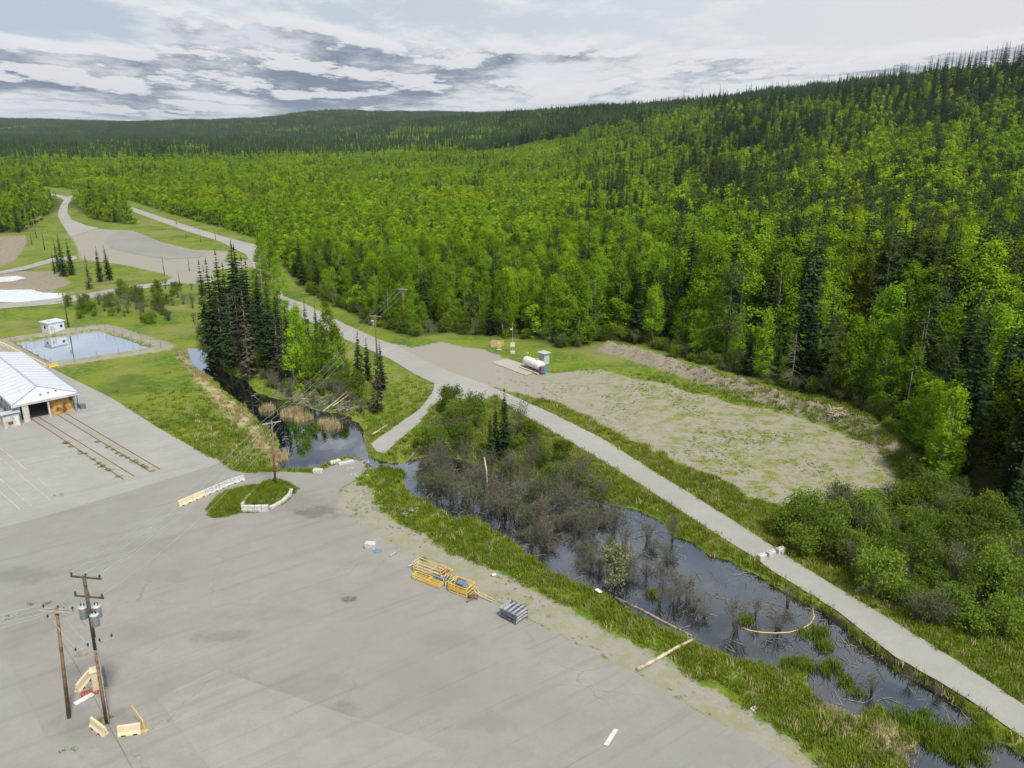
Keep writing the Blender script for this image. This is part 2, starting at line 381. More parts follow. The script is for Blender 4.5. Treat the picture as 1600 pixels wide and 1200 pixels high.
DRY, MUD, LM1, LM2 = Gp(dry_px), Gp(mud_px), Gp(leftmud_px), Gp(leftmud2_px)
berm_px = [(955, 548), (1000, 560), (1050, 577), (1100, 592), (1150, 607), (1200, 625), (1270, 645), (1330, 662), (1370, 685), (1395, 705)]
BERM = Gp(berm_px)
forest_px = [(1660, 900), (1600, 860), (1500, 800), (1440, 755), (1425, 715), (1400, 682), (1330, 636), (1200, 600), (1100, 570), (1000, 540), (945, 530), (900, 545), (868, 543), (845, 534), (800, 528), (740, 524), (700, 520), (640, 527), (600, 515), (560, 497), (520, 474), (480, 455), (452, 430), (432, 405), (420, 380), (350, 356), (290, 341), (210, 316), (150, 297), (120, 296)]
FEDGE = Gp(forest_px)
leftwood_px = Z1([(-500, 745), (150, 735), (390, 565), (330, 510), (230, 505), (160, 480), (-500, 500)])
midwood_px = Z1([(430, 560), (600, 660), (760, 680), (860, 690), (800, 620), (700, 570), (560, 520), (470, 520)])
LEFTWOOD, MIDWOOD = Gp(leftwood_px), Gp(midwood_px)
field_px = Z1([(-300, 480), (160, 478), (215, 455), (200, 405), (60, 405), (-300, 395)])
FIELD = Gp(field_px)
drive_l = Z1([(440, 760), (400, 700), (360, 630), (375, 570), (400, 530), (350, 505), (220, 498), (130, 505), (130, 492), (340, 492), (420, 510), (470, 495), (530, 485), (560, 470), (575, 480), (550, 500), (575, 530), (540, 528), (500, 505), (450, 525), (425, 560), (420, 610), (450, 655), (540, 690), (620, 705)])
DRIVE = Gp(drive_l)

def hill(x, y):
    q = x + .42 * y
    amp = 50 + 19 * sst((x + 250) / 600) + 31 * sst((x - 390) / 200)
    z = amp * sst((q - 118) / 780) ** 2
    k = np.clip((q - 118) / 250, 0, 1)
    z = z + k * 7 * (fbm(x / 130, y / 130) - .5) * 2
    z = z + 47 * np.exp(-((x + 1250) / 800) ** 2 - ((y - 3700) / 620) ** 2)
    z = z + 52 * np.exp(-((x + 300) / 1300) ** 2 - ((y - 4600) / 700) ** 2)
    z = z + 72 * np.exp(-((x + 2900) / 1200) ** 2 - ((y - 4500) / 800) ** 2)
    return z
def height(x, y):
    x = np.asarray(x, float); y = np.asarray(y, float); shp = x.shape; x = x.ravel(); y = y.ravel()
    z = hill(x, y)
    near = (np.abs(x) < 330) & (y < 420) & (y > 25)
    xn, yn = x[near], y[near]; zn = z[near]
    wob = (fbm(xn / 1.7, yn / 1.7, 2) - .5)
    firm = sst(-np.maximum(sdf(ROAD, xn, yn), sdf(YARD, xn, yn)) / 1.0)          # banks stop short of the road and yard
    for poly, lev, run in ((POND, WL, 2.4), (CREEK, WL, 2.4), (SLOUGH, WL, 2.0), (RES, -.35, 1.2), (LP1, -.4, 2), (LP2, -.4, 2)):
        s = sdf(poly, xn, yn) + wob * .7 + (.7 if poly is CREEK else 0)
        dip = np.where(s > 0, lev - np.clip(s * .5, 0, .9), lev * (1 - sst(-s / run)))
        zn = np.minimum(zn, zn + dip * firm)
    sr = sdf(RES, xn, yn)
    zn += .55 * np.exp(-((-sr - 2.0) / 1.1) ** 2) * (sr < 0)
    d = dline(BERM, xn, yn); zn += (1.9 + 2.2 * (fbm(xn / 3, yn / 3) - .5)) * np.exp(-(d / 2.5) ** 2)
    sheet = np.maximum.reduce([sdf(p, xn, yn) for p in (YARD, APRON, ROAD, DRIVE)])
    rough = np.clip(-sheet / 1.5, 0, 1) * np.clip(-np.maximum(sdf(GRAVEL, xn, yn), sdf(LOTG, xn, yn)) / 2, .12, 1)
    zn += rough * ((fbm(xn / 2.2, yn / 2.2, 3) - .5) * .34 - .02) - .01
    z[near] = zn
    return z.reshape(shp)

def axis(lo, hi, step, out_lo, out_hi, g):
    a = list(np.arange(lo, hi + step / 2, step)); s = step
    while a[-1] < out_hi: s *= g; a.append(a[-1] + s)
    s = step; b = []; v = lo
    while v > out_lo: s *= g; v -= s; b.append(v)
    return np.array(b[::-1] + a)
ax = axis(-85, 78, .6, -9000, 9000, 1.045); ay = axis(44, 165, .6, -400, 12000, 1.028)
GX, GY = np.meshgrid(ax, ay)
GZ = height(GX, GY)
nx, ny = len(ax), len(ay)
idx = np.arange(nx * ny).reshape(ny, nx)
quads = np.stack([idx[:-1, :-1], idx[:-1, 1:], idx[1:, 1:], idx[1:, :-1]], -1).reshape(-1, 4)

def ground_fn(T, p):
    n1 = T.noise(p, .11, 4, .6); n2 = T.noise(p, .9, 5, .65); n3 = T.noise(p, 5.0, 4, .7); n4 = T.noise(p, .35, 5, .7)
    g = T.mix(T.ramp(n1, .38, .62), (.075, .150, .010), (.165, .215, .018))
    g = T.mix(T.ramp(n2, .42, .68), g, (.200, .215, .040))
    g = T.mix(T.ramp(n3, .40, .75, 0, .55), g, (.045, .085, .010))
    g = T.mix(T.ramp(T.noise(p, .035, 5, .65), .50, .64, 0, .6), g, (.215, .200, .075))
    g = T.mix(T.ramp(T.noise(p, .06, 5, .7), .54, .62, 0, .6), g, (.060, .105, .014))
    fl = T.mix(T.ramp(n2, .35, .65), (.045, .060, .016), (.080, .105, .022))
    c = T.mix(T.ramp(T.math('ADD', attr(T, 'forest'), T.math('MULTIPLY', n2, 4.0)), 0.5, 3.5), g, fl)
    gravel = T.mix(n3, (.225, .212, .190), (.345, .325, .285))
    gravel = T.mix(T.math('MULTIPLY', attr(T, 'weeds'), .35), gravel, (.29, .255, .165))
    gravel = T.mix(T.ramp(n4, .45, .70, 0, .6), gravel, (.31, .28, .20))
    weed = T.mix(n2, (.115, .160, .022), (.215, .225, .055))
    wf = T.ramp(T.math('ADD', T.math('MULTIPLY', n4, .45), T.math('ADD', T.math('MULTIPLY', n2, .25), T.math('MULTIPLY', n3, .30))), .475, .555)
    weedy = T.math('MULTIPLY', wf, attr(T, 'weeds'))
    tr = T.noise(T.vmath('MULTIPLY', p, (1, 1, 1)), 1.9, 5, .75)
    weedy = T.math('MAXIMUM', weedy, T.math('MULTIPLY', T.ramp(tr, .56, .66), T.math('MULTIPLY', attr(T, 'weeds'), .85)))
    gravel = T.mix(weedy, gravel, weed)
    e = T.math('ADD', attr(T, 'gravel'), T.math('MULTIPLY', T.math('SUBTRACT', n2, .5), 4.5))
    c = T.mix(T.ramp(e, -.5, .5), c, gravel)
    soil = T.mix(n3, (.20, .165, .125), (.31, .265, .205))
    soil = T.mix(T.ramp(n2, .5, .68, 0, .7), soil, (.09, .13, .02))
    e = T.math('ADD', attr(T, 'dirt'), T.math('MULTIPLY', T.math('SUBTRACT', n2, .5), 4.0))
    c = T.mix(T.ramp(e, -.6, .6), c, soil)
    dryc = T.mix(n3, (.32, .26, .15), (.46, .38, .23))
    e = T.math('ADD', attr(T, 'dry'), T.math('MULTIPLY', T.math('SUBTRACT', n4, .5), 8.0))
    c = T.mix(T.ramp(e, -.8, 1.2), c, dryc)
    e = T.math('ADD', attr(T, 'wet'), T.math('MULTIPLY', T.math('SUBTRACT', n2, .5), 1.2))
    c = T.mix(T.ramp(e, -.3, .5), c, (.030, .026, .018))
    return c, T.math('ADD', T.math('MULTIPLY', n3, .6), T.math('MULTIPLY', n2, .8))
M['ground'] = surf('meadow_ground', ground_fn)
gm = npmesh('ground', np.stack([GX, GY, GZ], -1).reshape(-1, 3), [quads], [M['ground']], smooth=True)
ground = tag(link('ground', gm), 'green grassy ground rising to a forested hillside', kind='structure')
fx, fy = GX.ravel(), GY.ravel()
def put_attr(name, vals):
    a = gm.attributes.new(name, 'FLOAT', 'POINT'); a.data.foreach_set('value', np.asarray(vals, np.float32))
FPOLY = FEDGE + [Vector((-700, 900, 0)), Vector((-9000, 900, 0)), Vector((-9000, 13000, 0)), Vector((9000, 13000, 0)), Vector((9000, 60, 0)), Vector((150, 60, 0))]
def forest_sd(x, y): return np.maximum(sdf(FPOLY, x, y), np.maximum(sdf(LEFTWOOD, x, y), sdf(MIDWOOD, x, y)))
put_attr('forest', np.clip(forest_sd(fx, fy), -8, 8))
sg = sdf(GRAVEL, fx, fy)
put_attr('gravel', np.clip(np.maximum.reduce([sg, sdf(STRIP, fx, fy), sdf(LOTG, fx, fy), 1.9 - np.abs(-sdf(RES, fx, fy) - 2.4)]), -8, 8))
weeds = np.where(sg > -3, np.clip((fx + .12 * (fy - 120) + 2) / 30, .10, 1.0), .42)
weeds = np.where(sdf(LOTG, fx, fy) > -3, .15, weeds)
put_attr('weeds', weeds)
bw = dline(BERM, fx, fy)
put_attr('dirt', np.clip(np.maximum.reduce([3.3 - bw, sdf(LM1, fx, fy), sdf(LM2, fx, fy)]), -8, 8))
put_attr('dry', np.clip(np.maximum.reduce([sdf(DRY, fx, fy), sdf(MUD, fx, fy)]), -8, 8))
put_attr('wet', np.clip(np.maximum.reduce([sdf(p, fx, fy) for p in (POND, CREEK, SLOUGH)]) + .25, -8, 8))

def sheet(name, poly, z, m, step=1.2, jit=.16, label=None):
    pts = []
    for a, b in zip(poly, poly[1:] + poly[:1]):
        n = max(1, int((b - a).length / step))
        for k in range(n): pts.append(a.lerp(b, k / n))
    out = []
    for i, p in enumerate(pts):
        t = (pts[(i + 1) % len(pts)] - pts[i - 1]).normalized()
        o = (float(fbm(p.x * .8, p.y * .8, 3)) - .5) * 2 * jit
        out.append(Vector((p.x - t.y * o, p.y + t.x * o, z)))
    tris = tessellate_polygon([out])
    up = [t if (out[t[1]] - out[t[0]]).cross(out[t[2]] - out[t[0]]).z > 0 else t[::-1] for t in tris]
    me = bpy.data.meshes.new(name); me.from_pydata([tuple(v) for v in out], [], up); me.materials.append(m)
    return tag(link(name, me), label, kind='structure')

BLOBS = [((545, 936), 1.0, .7, .75, (.05, .035, .025)), ((497, 800), 3.2, 1.7, .62, (.075, .06, .05)), ((372, 1168), 1.9, 1.2, .5, (.15, .14, .105)), ((350, 1145), 1.4, 1.0, .4, (.15, .14, .105)),
         ((385, 1075), 1.6, 1.0, .55, (.10, .095, .085)), ((350, 995), 3.4, 1.2, .45, (.12, .115, .10)), ((525, 1115), 2.6, 1.6, .40, (.13, .12, .10)), ((455, 785), 5.5, 3.2, .38, (.15, .125, .10)),
         ((300, 1080), 4.5, 3.0, .30, (.15, .145, .125)), ((150, 1130), 4.0, 2.4, .40, (.13, .13, .115)), ((30, 900), 4, 2, .45, (.12, .115, .105)), ((470, 1080), 5, 3, .25, (.13, .12, .10)), ((640, 1080), 7, 4, .3, (.20, .18, .14)), ((700, 1000), 3, 1.5, .3, (.17, .16, .14)), ((560, 880), 4, 1.2, .3, (.18, .17, .15)), ((200, 990), 5, 2, .35, (.19, .17, .135)), ((420, 960), 6, 1.4, .3, (.18, .17, .155)), ((760, 1130), 3, 1.2, .35, (.16, .15, .13)), ((250, 850), 6, 2, .3, (.17, .16, .145)), ((860, 1110), 6, 3, .22, (.23, .205, .165)), ((60, 970), 3, 5, .25, (.14, .13, .12)), ((300, 900), 9, 5, .25, (.20, .18, .15))]
def asphalt_fn(base, blobs=(), crack=True):
    def fn(T, p):
        n1 = T.noise(p, .05, 4, .6); n2 = T.noise(p, .5, 5, .65); n3 = T.noise(p, 9.0, 3, .7)
        rot = T.new('ShaderNodeVectorRotate', rotation_type='Z_AXIS'); T.put(rot.inputs['Vector'], p); rot.inputs['Angle'].default_value = -.62
        st = T.noise(T.vmath('MULTIPLY', rot.outputs[0], (.05, .75, 1)), 1.0, 5, .6)
        b = base
        c = T.mix(T.ramp(n1, .35, .65), tuple(q * .92 for q in b), tuple(q * 1.06 for q in b))
        c = T.mix(T.ramp(T.noise(p, .22, 6, .72), .46, .62, 0, .55 if crack else .25), c, (b[0] * .87, b[1] * .86, b[2] * .83))
        c = T.mix(T.ramp(n2, .40, .72, 0, .45), c, (b[0] * .84, b[1] * .82, b[2] * .78))
        c = T.mix(T.ramp(st, .50, .68, 0, .5 if crack else .12), c, (b[0] * .74, b[1] * .735, b[2] * .72))
        c = T.mix(T.ramp(T.noise(p, .16, 5, .7), .60, .70, 0, .45), c, (b[0] * .93, b[1] * .88, b[2] * .76))
        c = T.mix(T.ramp(n3, .25, .8, 0, .35), c, tuple(q * .66 for q in b))
        c = T.mix(T.ramp(n3, .62, .72, 0, .3), c, tuple(q * 1.35 for q in b))
        for (px, py), rx, ry, k, bc in blobs:
            g = G(px, py)
            v = T.vmath('MULTIPLY', T.vmath('SUBTRACT', p, (g.x, g.y, 0)), (1 / rx, 1 / ry, 0))
            ln = T.new('ShaderNodeVectorMath', operation='LENGTH'); T.put(ln.inputs[0], v)
            d = T.math('ADD', ln.outputs['Value'], T.math('ADD', T.math('MULTIPLY', T.math('SUBTRACT', n2, .5), 2.6), T.math('MULTIPLY', T.math('SUBTRACT', n3, .5), .9)))
            c = T.mix(T.ramp(d, 1.1, .45, 0, k * .8), c, bc)
        if crack:
            sx_ = T.new('ShaderNodeSeparateXYZ'); T.put(sx_.inputs[0], T.vmath('ADD', rot.outputs[0], T.vmath('MULTIPLY', (1, 1, 0), (0, 0, 0))))
            wob = T.math('ADD', sx_.outputs[1], T.math('MULTIPLY', n2, .25))
            ln_ = T.math('ABSOLUTE', T.math('SUBTRACT', T.math('FRACT', T.math('DIVIDE', wob, 4.3)), .5))      # joints between paving lanes
            c = T.mix(T.math('MULTIPLY', T.ramp(ln_, .014, .004), T.ramp(T.noise(p, .12, 4, .6), .42, .60, 0, .5)), c, tuple(q * .55 for q in b))
            sp_ = T.noise(p, 2.6, 4, .8)
            c = T.mix(T.ramp(sp_, .64, .72, 0, .45), c, tuple(q * .62 for q in b))
            c = T.mix(T.ramp(sp_, .36, .30, 0, .35), c, tuple(q * 1.25 for q in b))
            vo = T.new('ShaderNodeTexVoronoi', feature='DISTANCE_TO_EDGE'); vo.inputs['Scale'].default_value = .085
            wv = T.new('ShaderNodeTexNoise'); T.put(wv.inputs['Vector'], p); wv.inputs['Scale'].default_value = .5; wv.inputs['Detail'].default_value = 5
            T.put(vo.inputs['Vector'], T.vmath('ADD', p, T.vmath('MULTIPLY', wv.outputs['Color'], (2.5, 2.5, 0))))
            ck = T.math('MULTIPLY', T.ramp(vo.outputs[0], .0035, .0012), T.ramp(n1, .46, .62, 0, .38))
            c = T.mix(ck, c, tuple(q * .45 for q in b))
        return c, n3
    return fn
M['asphalt'] = surf('old_grey_asphalt', asphalt_fn((.292, .281, .257), BLOBS))
M['asphalt2'] = surf('paler_asphalt_patch', asphalt_fn((.310, .299, .275)))
M['apron'] = surf('pale_concrete_apron', asphalt_fn((.350, .342, .322)))
M['road'] = surf('pale_chipseal_road', asphalt_fn((.345, .334, .308), crack=False))
M['lot'] = surf('dark_gravel_lot', asphalt_fn((.27, .258, .238), crack=False))
M['pad'] = surf('bleached_concrete_pad', asphalt_fn((.40, .375, .335), crack=False))
sheet('asphalt_yard', YARD, .05, M['asphalt'], label='large grey asphalt yard')
sheet('concrete_apron', APRON, .055, M['apron'], 2, .05, label='pale concrete apron in front of the white shed')
sheet('road', ROAD, .06, M['road'], label='pale narrow road past the pond')
sheet('driveway', DRIVE, .07, M['road'], 2, .3, label='pale winding driveway')
sheet('asphalt_patch', Gp([(339, 1047), (246, 1092), (330, 1205), (600, 1330), (720, 1180)]), .056, M['asphalt2'], 2, .1, 'slightly paler asphalt patch')
sheet('asphalt_patch', Gp([(-150, 1010), (10, 1030), (27, 1056), (69, 1152), (132, 1191), (200, 1240), (-150, 1300)]), .056, M['asphalt2'], 2, .25, 'paler asphalt at the yard corner')
sheet('concrete_pad', Gp(Z4([(855, 475), (945, 452), (1150, 520), (1060, 552)])), .075, M['pad'], 2, .05, 'bleached concrete pad beside the tank')
sheet('gravel_lot', Gp(Z1([(660, 770), (740, 730), (850, 730), (980, 790), (1100, 830), (1280, 860), (1250, 890), (1050, 900), (850, 870), (700, 830)])), .05, M['lot'], 2, 1.2, 'dark grey gravel lot')
sheet('side_road', Gp(Z1([(-60, 990), (150, 945), (330, 893), (480, 880), (480, 900), (335, 918), (160, 965), (-60, 1005)])), .062, M['road'], 2, .3, 'narrow side road')
sheet('side_road', Gp(Z1([(-60, 1180), (140, 1168), (330, 1148), (540, 1115), (800, 1070), (1000, 1045), (1090, 1020), (1100, 1050), (900, 1085), (600, 1140), (350, 1182), (-60, 1215)])), .064, M['road'], 2, .3, 'narrow side road beside the ponds')
fr_px = [(1290, 540), (1330, 540), (1400, 552), (1470, 562), (1540, 572), (1660, 588), (1660, 602), (1540, 586), (1470, 575), (1400, 565), (1330, 555), (1290, 556)]
for nm, poly, z, m, lb in (('pond_water', POND, WL, 'pond', 'dark marsh pond water'), ('creek_water', CREEK, WL + .004, 'pond', 'dark creek water'), ('slough_water', SLOUGH, WL, 'pond', 'shallow slough water'),
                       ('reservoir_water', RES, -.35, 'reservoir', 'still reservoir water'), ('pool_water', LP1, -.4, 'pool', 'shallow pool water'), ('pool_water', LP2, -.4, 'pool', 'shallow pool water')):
    c = sum(poly, Vector()) / len(poly)
    grown = []
    n = len(poly); area = sum(poly[i].x * poly[(i + 1) % n].y - poly[(i + 1) % n].x * poly[i].y for i in range(n))
    for i in range(n):
        t = (poly[(i + 1) % n] - poly[i - 1]).normalized() * (1 if area > 0 else -1)
        grown.append(Vector((poly[i].x + t.y * (1.2 if poly is CREEK else .5), poly[i].y - t.x * (1.2 if poly is CREEK else .5), z)))
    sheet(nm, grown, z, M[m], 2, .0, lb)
# forest track on the slope: draped strip
tl = [G(x, y) for x, y in fr_px[:6]]; tr_ = [G(x, y) for x, y in fr_px[6:]][::-1]
V = []; 
for a, b in zip(tl, tr_):
    for p in (a, b): V.append((p.x, p.y, 0))
V = np.array(V); seg = []
for i in range(5):
    for k in range(8):
        t = k / 8; seg += [V[2 * i] * (1 - t) + V[2 * i + 2] * t, V[2 * i + 1] * (1 - t) + V[2 * i + 3] * t]
seg = np.array(seg); seg[:, 2] = height(seg[:, 0], seg[:, 1]) + .25
nn = len(seg) // 2
M['bed'] = surf('stained_track_bed', asphalt_fn((.345, .318, .275), crack=False))
M['track'] = surf('dirt_track', asphalt_fn((.36, .315, .255), crack=False))
tag(link('forest_track', npmesh('forest_track', seg, [np.array([(2 * i, 2 * i + 1, 2 * i + 3, 2 * i + 2) for i in range(nn - 1)])], [M['track']])), 'dirt track among the trees', kind='structure')
TRACK = Gp(fr_px)
# ---------------------------------------------------------------- vegetation prototypes
def quad_leaves(P, size, r, up=.35, out=None):
    """one small quad per point, random facing"""
    n = len(P); d = r.normal(size=(n, 3)); d[:, 2] += up
    if out is not None: d = d * (.75 if size < .5 else .42) + out
    d = d; d /= np.linalg.norm(d, axis=1)[:, None]
    a = np.cross(d, r.normal(size=(n, 3))); a /= np.linalg.norm(a, axis=1)[:, None]; b = np.cross(d, a)
    s = (size * (.65 + .7 * r.random(n)))[:, None] * .5
    V = np.stack([P - a * s, P + b * s * .75, P + a * s, P - b * s * .75], 1).reshape(-1, 3)
    return V, np.arange(n * 4).reshape(-1, 4)
def stems(lines, n=4):
    """tapered tubes; lines = [(points, r0, r1)]"""
    mb = MB()
    for pts, r0, r1 in lines: mb.path(pts, r0, n, r1)
    tri = [f for f in mb.f if len(f) == 3]; qd = [f for f in mb.f if len(f) == 4]; ng = [f for f in mb.f if len(f) > 4]
    for f in ng: tri += [(f[0], f[i], f[i + 1]) for i in range(1, len(f) - 1)]
    return np.array(mb.v), [np.array(qd).reshape(-1, 4), np.array(tri).reshape(-1, 3)]

def make_spruce(seed, H=20., R=2.4, base=.06, dens=1.9, nb=7, power=.8, gap=0.0):
    r = np.random.default_rng(seed); V = []; Q = []; Tt = []; k = 0
    nw = int(H * dens); lean = r.normal(size=2) * .012
    for i in range(nw):
        f = (i + .5 * r.random()) / nw; z = H * (base + (1 - base) * f)
        rad = R * ((1 - f) ** power) * (.70 + .5 * r.random()) * min(1, .55 + f * 3.5) + .10
        for j in range(nb if f < .85 else 5):
            if r.random() < gap: continue
            a = 2 * math.pi * (j + r.random() * .9) / nb + i * 1.3; L = rad * (.65 + .6 * r.random())
            dr = np.array([math.cos(a), math.sin(a), 0]); sd_ = np.array([-dr[1], dr[0], 0]); c0 = np.array([lean[0] * z, lean[1] * z, z])
            wd = .16 * L + .10; dp = .30 + .2 * r.random()
            p1 = c0 + dr * L * .55 + np.array([0, 0, -L * dp * .5]); p2 = c0 + dr * L + np.array([0, 0, -L * dp * .8])
            dn = np.array([0, 0, -wd * .6])
            V += [c0, p1, p2, p1 + sd_ * wd + dn, p1 - sd_ * wd + dn, c0 + dr * L * .85 + sd_ * wd * .9 + dn * 1.6 - np.array([0, 0, L * dp * .6]), c0 + dr * L * .85 - sd_ * wd * .9 + dn * 1.6 - np.array([0, 0, L * dp * .6])]
            Q += [(k, k + 3, k + 2, k + 1), (k, k + 1, k + 2, k + 4)]; Tt += [(k + 1, k + 5, k + 3), (k + 1, k + 4, k + 6)]
            k += 7
    top = len(V); V += [np.array([lean[0] * H, lean[1] * H, H * 1.03]), np.array([.12 + lean[0] * H, lean[1] * H, H * .95]), np.array([-.08 + lean[0] * H, .1 + lean[1] * H, H * .95]), np.array([-.08 + lean[0] * H, -.1 + lean[1] * H, H * .95])]
    Tt += [(top, top + 1, top + 2), (top, top + 2, top + 3), (top, top + 3, top + 1)]
    tv, tf = stems([([(0, 0, -.4), (lean[0] * H * .5, lean[1] * H * .5, H * .5), (lean[0] * H, lean[1] * H, H * .97)], .017 * H * .8, .02)], 5)
    return (tv, tf), (np.array(V), [np.array(Q), np.array(Tt)])
def make_pine(seed, H=19., R=2.6, base=.35):
    r = np.random.default_rng(seed); cs = []
    for i in range(46):
        f = r.random() ** .8; z = H * (base + (1 - base) * f); rad = R * (math.sin(math.pi * min(1, .25 + .72 * f)) ** .8) * (.25 + .75 * r.random())
        a = r.random() * 6.283; cs.append((rad * math.cos(a), rad * math.sin(a), z - .15 * rad))
    P = np.concatenate([np.array(c) + r.normal(size=(42, 3)) * (.42, .42, .24) for c in cs])
    lv = quad_leaves(P, .30, r, .5)
    ln = [([(0, 0, -.4), (.1, .05, H * .5), (0, .1, H * .98)], .22, .03)] + [([(0, 0, c[2] - .4), (c[0] * .5, c[1] * .5, c[2] - .2), c], .05, .015) for c in cs[::3]]
    tv, tf = stems(ln, 4)
    return (tv, tf), (lv[0], [lv[1]])
def make_aspen(seed, H=20., R=3.0, base=.22, nc=52, per=58, leaf=.36, top=.62):
    r = np.random.default_rng(seed); cs = []
    while len(cs) < nc:
        f = r.random(); e = (math.sin(math.pi * min(1, (f * .80 + .18))) ** top) * (1.0 - .30 * f)
        a = r.random() * 6.283; rad = R * e * (.35 + .65 * math.sqrt(r.random()))
        lob = 1 + .22 * math.sin(a * 2 + seed) + .14 * math.sin(a * 3 + f * 7)
        cs.append((rad * lob * math.cos(a), rad * lob * math.sin(a), H * (base + (1 - base) * f) - .3))
    cs.append((0, 0, H - .5)); cs.append((.3, -.2, H - 1.3))
    P = np.concatenate([np.array(c) + r.normal(size=(per, 3)) * (.46, .46, .52) * (R / 3) ** .7 * (.7 + .6 * r.random()) for c in cs])
    ax_ = P * (1, 1, 0); ax_ = ax_ / (np.linalg.norm(ax_, axis=1)[:, None] + .3); cen_ = np.repeat(np.array(cs), per, 0); loc_ = (P - cen_) / .8
    lv = quad_leaves(P, leaf, r, .5, ax_ * .55 + loc_ * .7 + np.array((0, 0, .25)))
    b = r.normal(size=2) * .3
    ln = [([(0, 0, -.4), (b[0], b[1], H * .45), (0, 0, H * .93)], .0085 * H, .03)] + [([(b[0] * .8, b[1] * .8, max(H * .2, c[2] - 2.2)), (c[0] * .55, c[1] * .55, c[2] - .7), c], .05, .012) for c in cs[::4]]
    tv, tf = stems(ln, 5)
    return (tv, tf), (lv[0], [lv[1]])
def make_bush(seed, H=3.6, R=1.9, n_st=9, per=60, leaf=.24, nc=30, sparse=1.0, twigs=0):
    r = np.random.default_rng(seed); ln = []; cs = []
    for i in range(n_st):
        a = r.random() * 6.283; t = r.random() ** .6 * R; h = H * (.6 + .4 * r.random())
        m = (t * .35 * math.cos(a), t * .35 * math.sin(a), h * .5); e = (t * math.cos(a), t * math.sin(a), h)
        ln.append(([(t * .08 * math.cos(a), t * .08 * math.sin(a), -.3), m, e], .035, .010))
        for q in range(twigs):
            s = .3 + .6 * r.random(); p0 = np.array(m) * (1 - s) + np.array(e) * s if s > .3 else np.array(m)
            d = r.normal(size=3) * (.45, .45, .3) + (0, 0, .45); L = H * (.12 + .22 * r.random())
            ln.append(([tuple(p0), tuple(p0 + d * L * .5 + r.normal(size=3) * .05), tuple(p0 + d * L)], .017, .006))
        cs += [e, tuple(np.array(m) * .3 + np.array(e) * .7)]
    for i in range(nc):
        a = r.random() * 6.283; f = .15 + .85 * r.random(); t = R * math.sqrt(r.random()) * (math.sin(math.pi * min(1, f * .75 + .15)) ** .5)
        cs.append((t * math.cos(a), t * math.sin(a), H * f * .95))
    npp = int(per * sparse)
    P = np.concatenate([np.array(c) + r.normal(size=(max(1, npp), 3)) * (.36, .36, .30) * (R / 1.9) for c in cs]); P[:, 2] = np.maximum(P[:, 2], .05)
    lv = quad_leaves(P, leaf, r, .4); tv, tf = stems(ln, 3)
    return (tv, tf), (lv[0], [lv[1]])
def make_snag(seed, H=12., R=1.3, nb=60):
    r = np.random.default_rng(seed); ln = [([(0, 0, -.4), (.15, .1, H * .5), (.1, .2, H)], .010 * H, .02)]
    for i in range(nb):
        f = .18 + .8 * r.random(); z = H * f; a = r.random() * 6.283; L = R * (1.1 - f) * (.6 + .8 * r.random()) + .15
        d = np.array([math.cos(a), math.sin(a), 0])
        ln.append(([(0, 0, z), tuple(d * L * .6 + (0, 0, z - L * .12)), tuple(d * L + (0, 0, z - L * .4))], .035, .012))
    tv, tf = stems(ln, 3); return (tv, tf), None

def geom(name, part, m):
    return npmesh(name, part[0], part[1], [m])
def joined(name, tr, cr, mt, ml):
    tv, tf = tr; cv_, cf = cr; k = len(tv)
    F4 = [f for f in tf if len(f) and f.shape[1] == 4] + [f + k for f in cf if len(f) and f.shape[1] == 4]
    m4 = [0] * sum(len(f) for f in tf if len(f) and f.shape[1] == 4) + [1] * sum(len(f) for f in cf if len(f) and f.shape[1] == 4)
    F3 = [f for f in tf if len(f) and f.shape[1] == 3] + [f + k for f in cf if len(f) and f.shape[1] == 3]
    m3 = [0] * sum(len(f) for f in tf if len(f) and f.shape[1] == 3) + [1] * sum(len(f) for f in cf if len(f) and f.shape[1] == 3)
    return npmesh(name, np.concatenate([tv, cv_]), F4 + F3, [mt, ml], m4 + m3)

# kinds: list of (trunk part, crown part, natural height)
K = {}
K['spruce'] = [make_spruce(s, 20, R, b, d, nb, pw, gp) for s, R, b, d, nb, pw, gp in ((1, 2.3, .05, 1.9, 7, .80, .0), (2, 1.9, .04, 2.0, 7, .75, .05), (3, 2.7, .07, 1.7, 8, .85, .08), (4, 1.55, .10, 1.9, 6, .65, .12), (5, 2.1, .16, 1.8, 7, .7, .15))]
K['pine'] = [make_pine(s, 20, R, b) for s, R, b in ((11, 2.5, .30), (12, 2.1, .42), (13, 2.8, .25))]
K['aspen'] = [make_aspen(s, 20, R, b, nc, per, .36, tp) for s, R, b, nc, per, tp in ((21, 3.9, .08, 84, 60, .6), (22, 3.2, .10, 72, 58, .7), (23, 4.3, .12, 90, 60, .55), (24, 2.9, .06, 66, 58, .75), (25, 3.7, .20, 70, 58, .55))]
K['young'] = [make_aspen(s, 11, R, .03, 36, 46, .34, .7) for s, R in ((31, 1.9), (32, 2.2), (33, 1.7))]
K['spruce_far'] = [make_spruce(s, 20, R, .06, 1.5, 6, pw, .0) for s, R, pw in ((41, 2.4, .8), (42, 2.0, .7), (43, 2.7, .85))]
K['pine_far'] = [make_pine(s, 20, 2.5, .3) for s in (14,)]
def far_aspen(s, H, R, base): return make_aspen(s, H, R * 1.22, base * .5, 32, 20, .82, .6)
K['aspen_far'] = [far_aspen(51, 20, 3.2, .2), far_aspen(52, 20, 2.7, .15), far_aspen(53, 20, 3.6, .25)]
K['young_far'] = [make_aspen(s, 11, R, .02, 20, 15, .72, .7) for s, R in ((54, 2.1), (55, 2.5))]
K['dead'] = [make_spruce(s, 16, R, .08, 1.8, 6, .6, .35) for s, R in ((61, 1.5), (62, 1.25))]
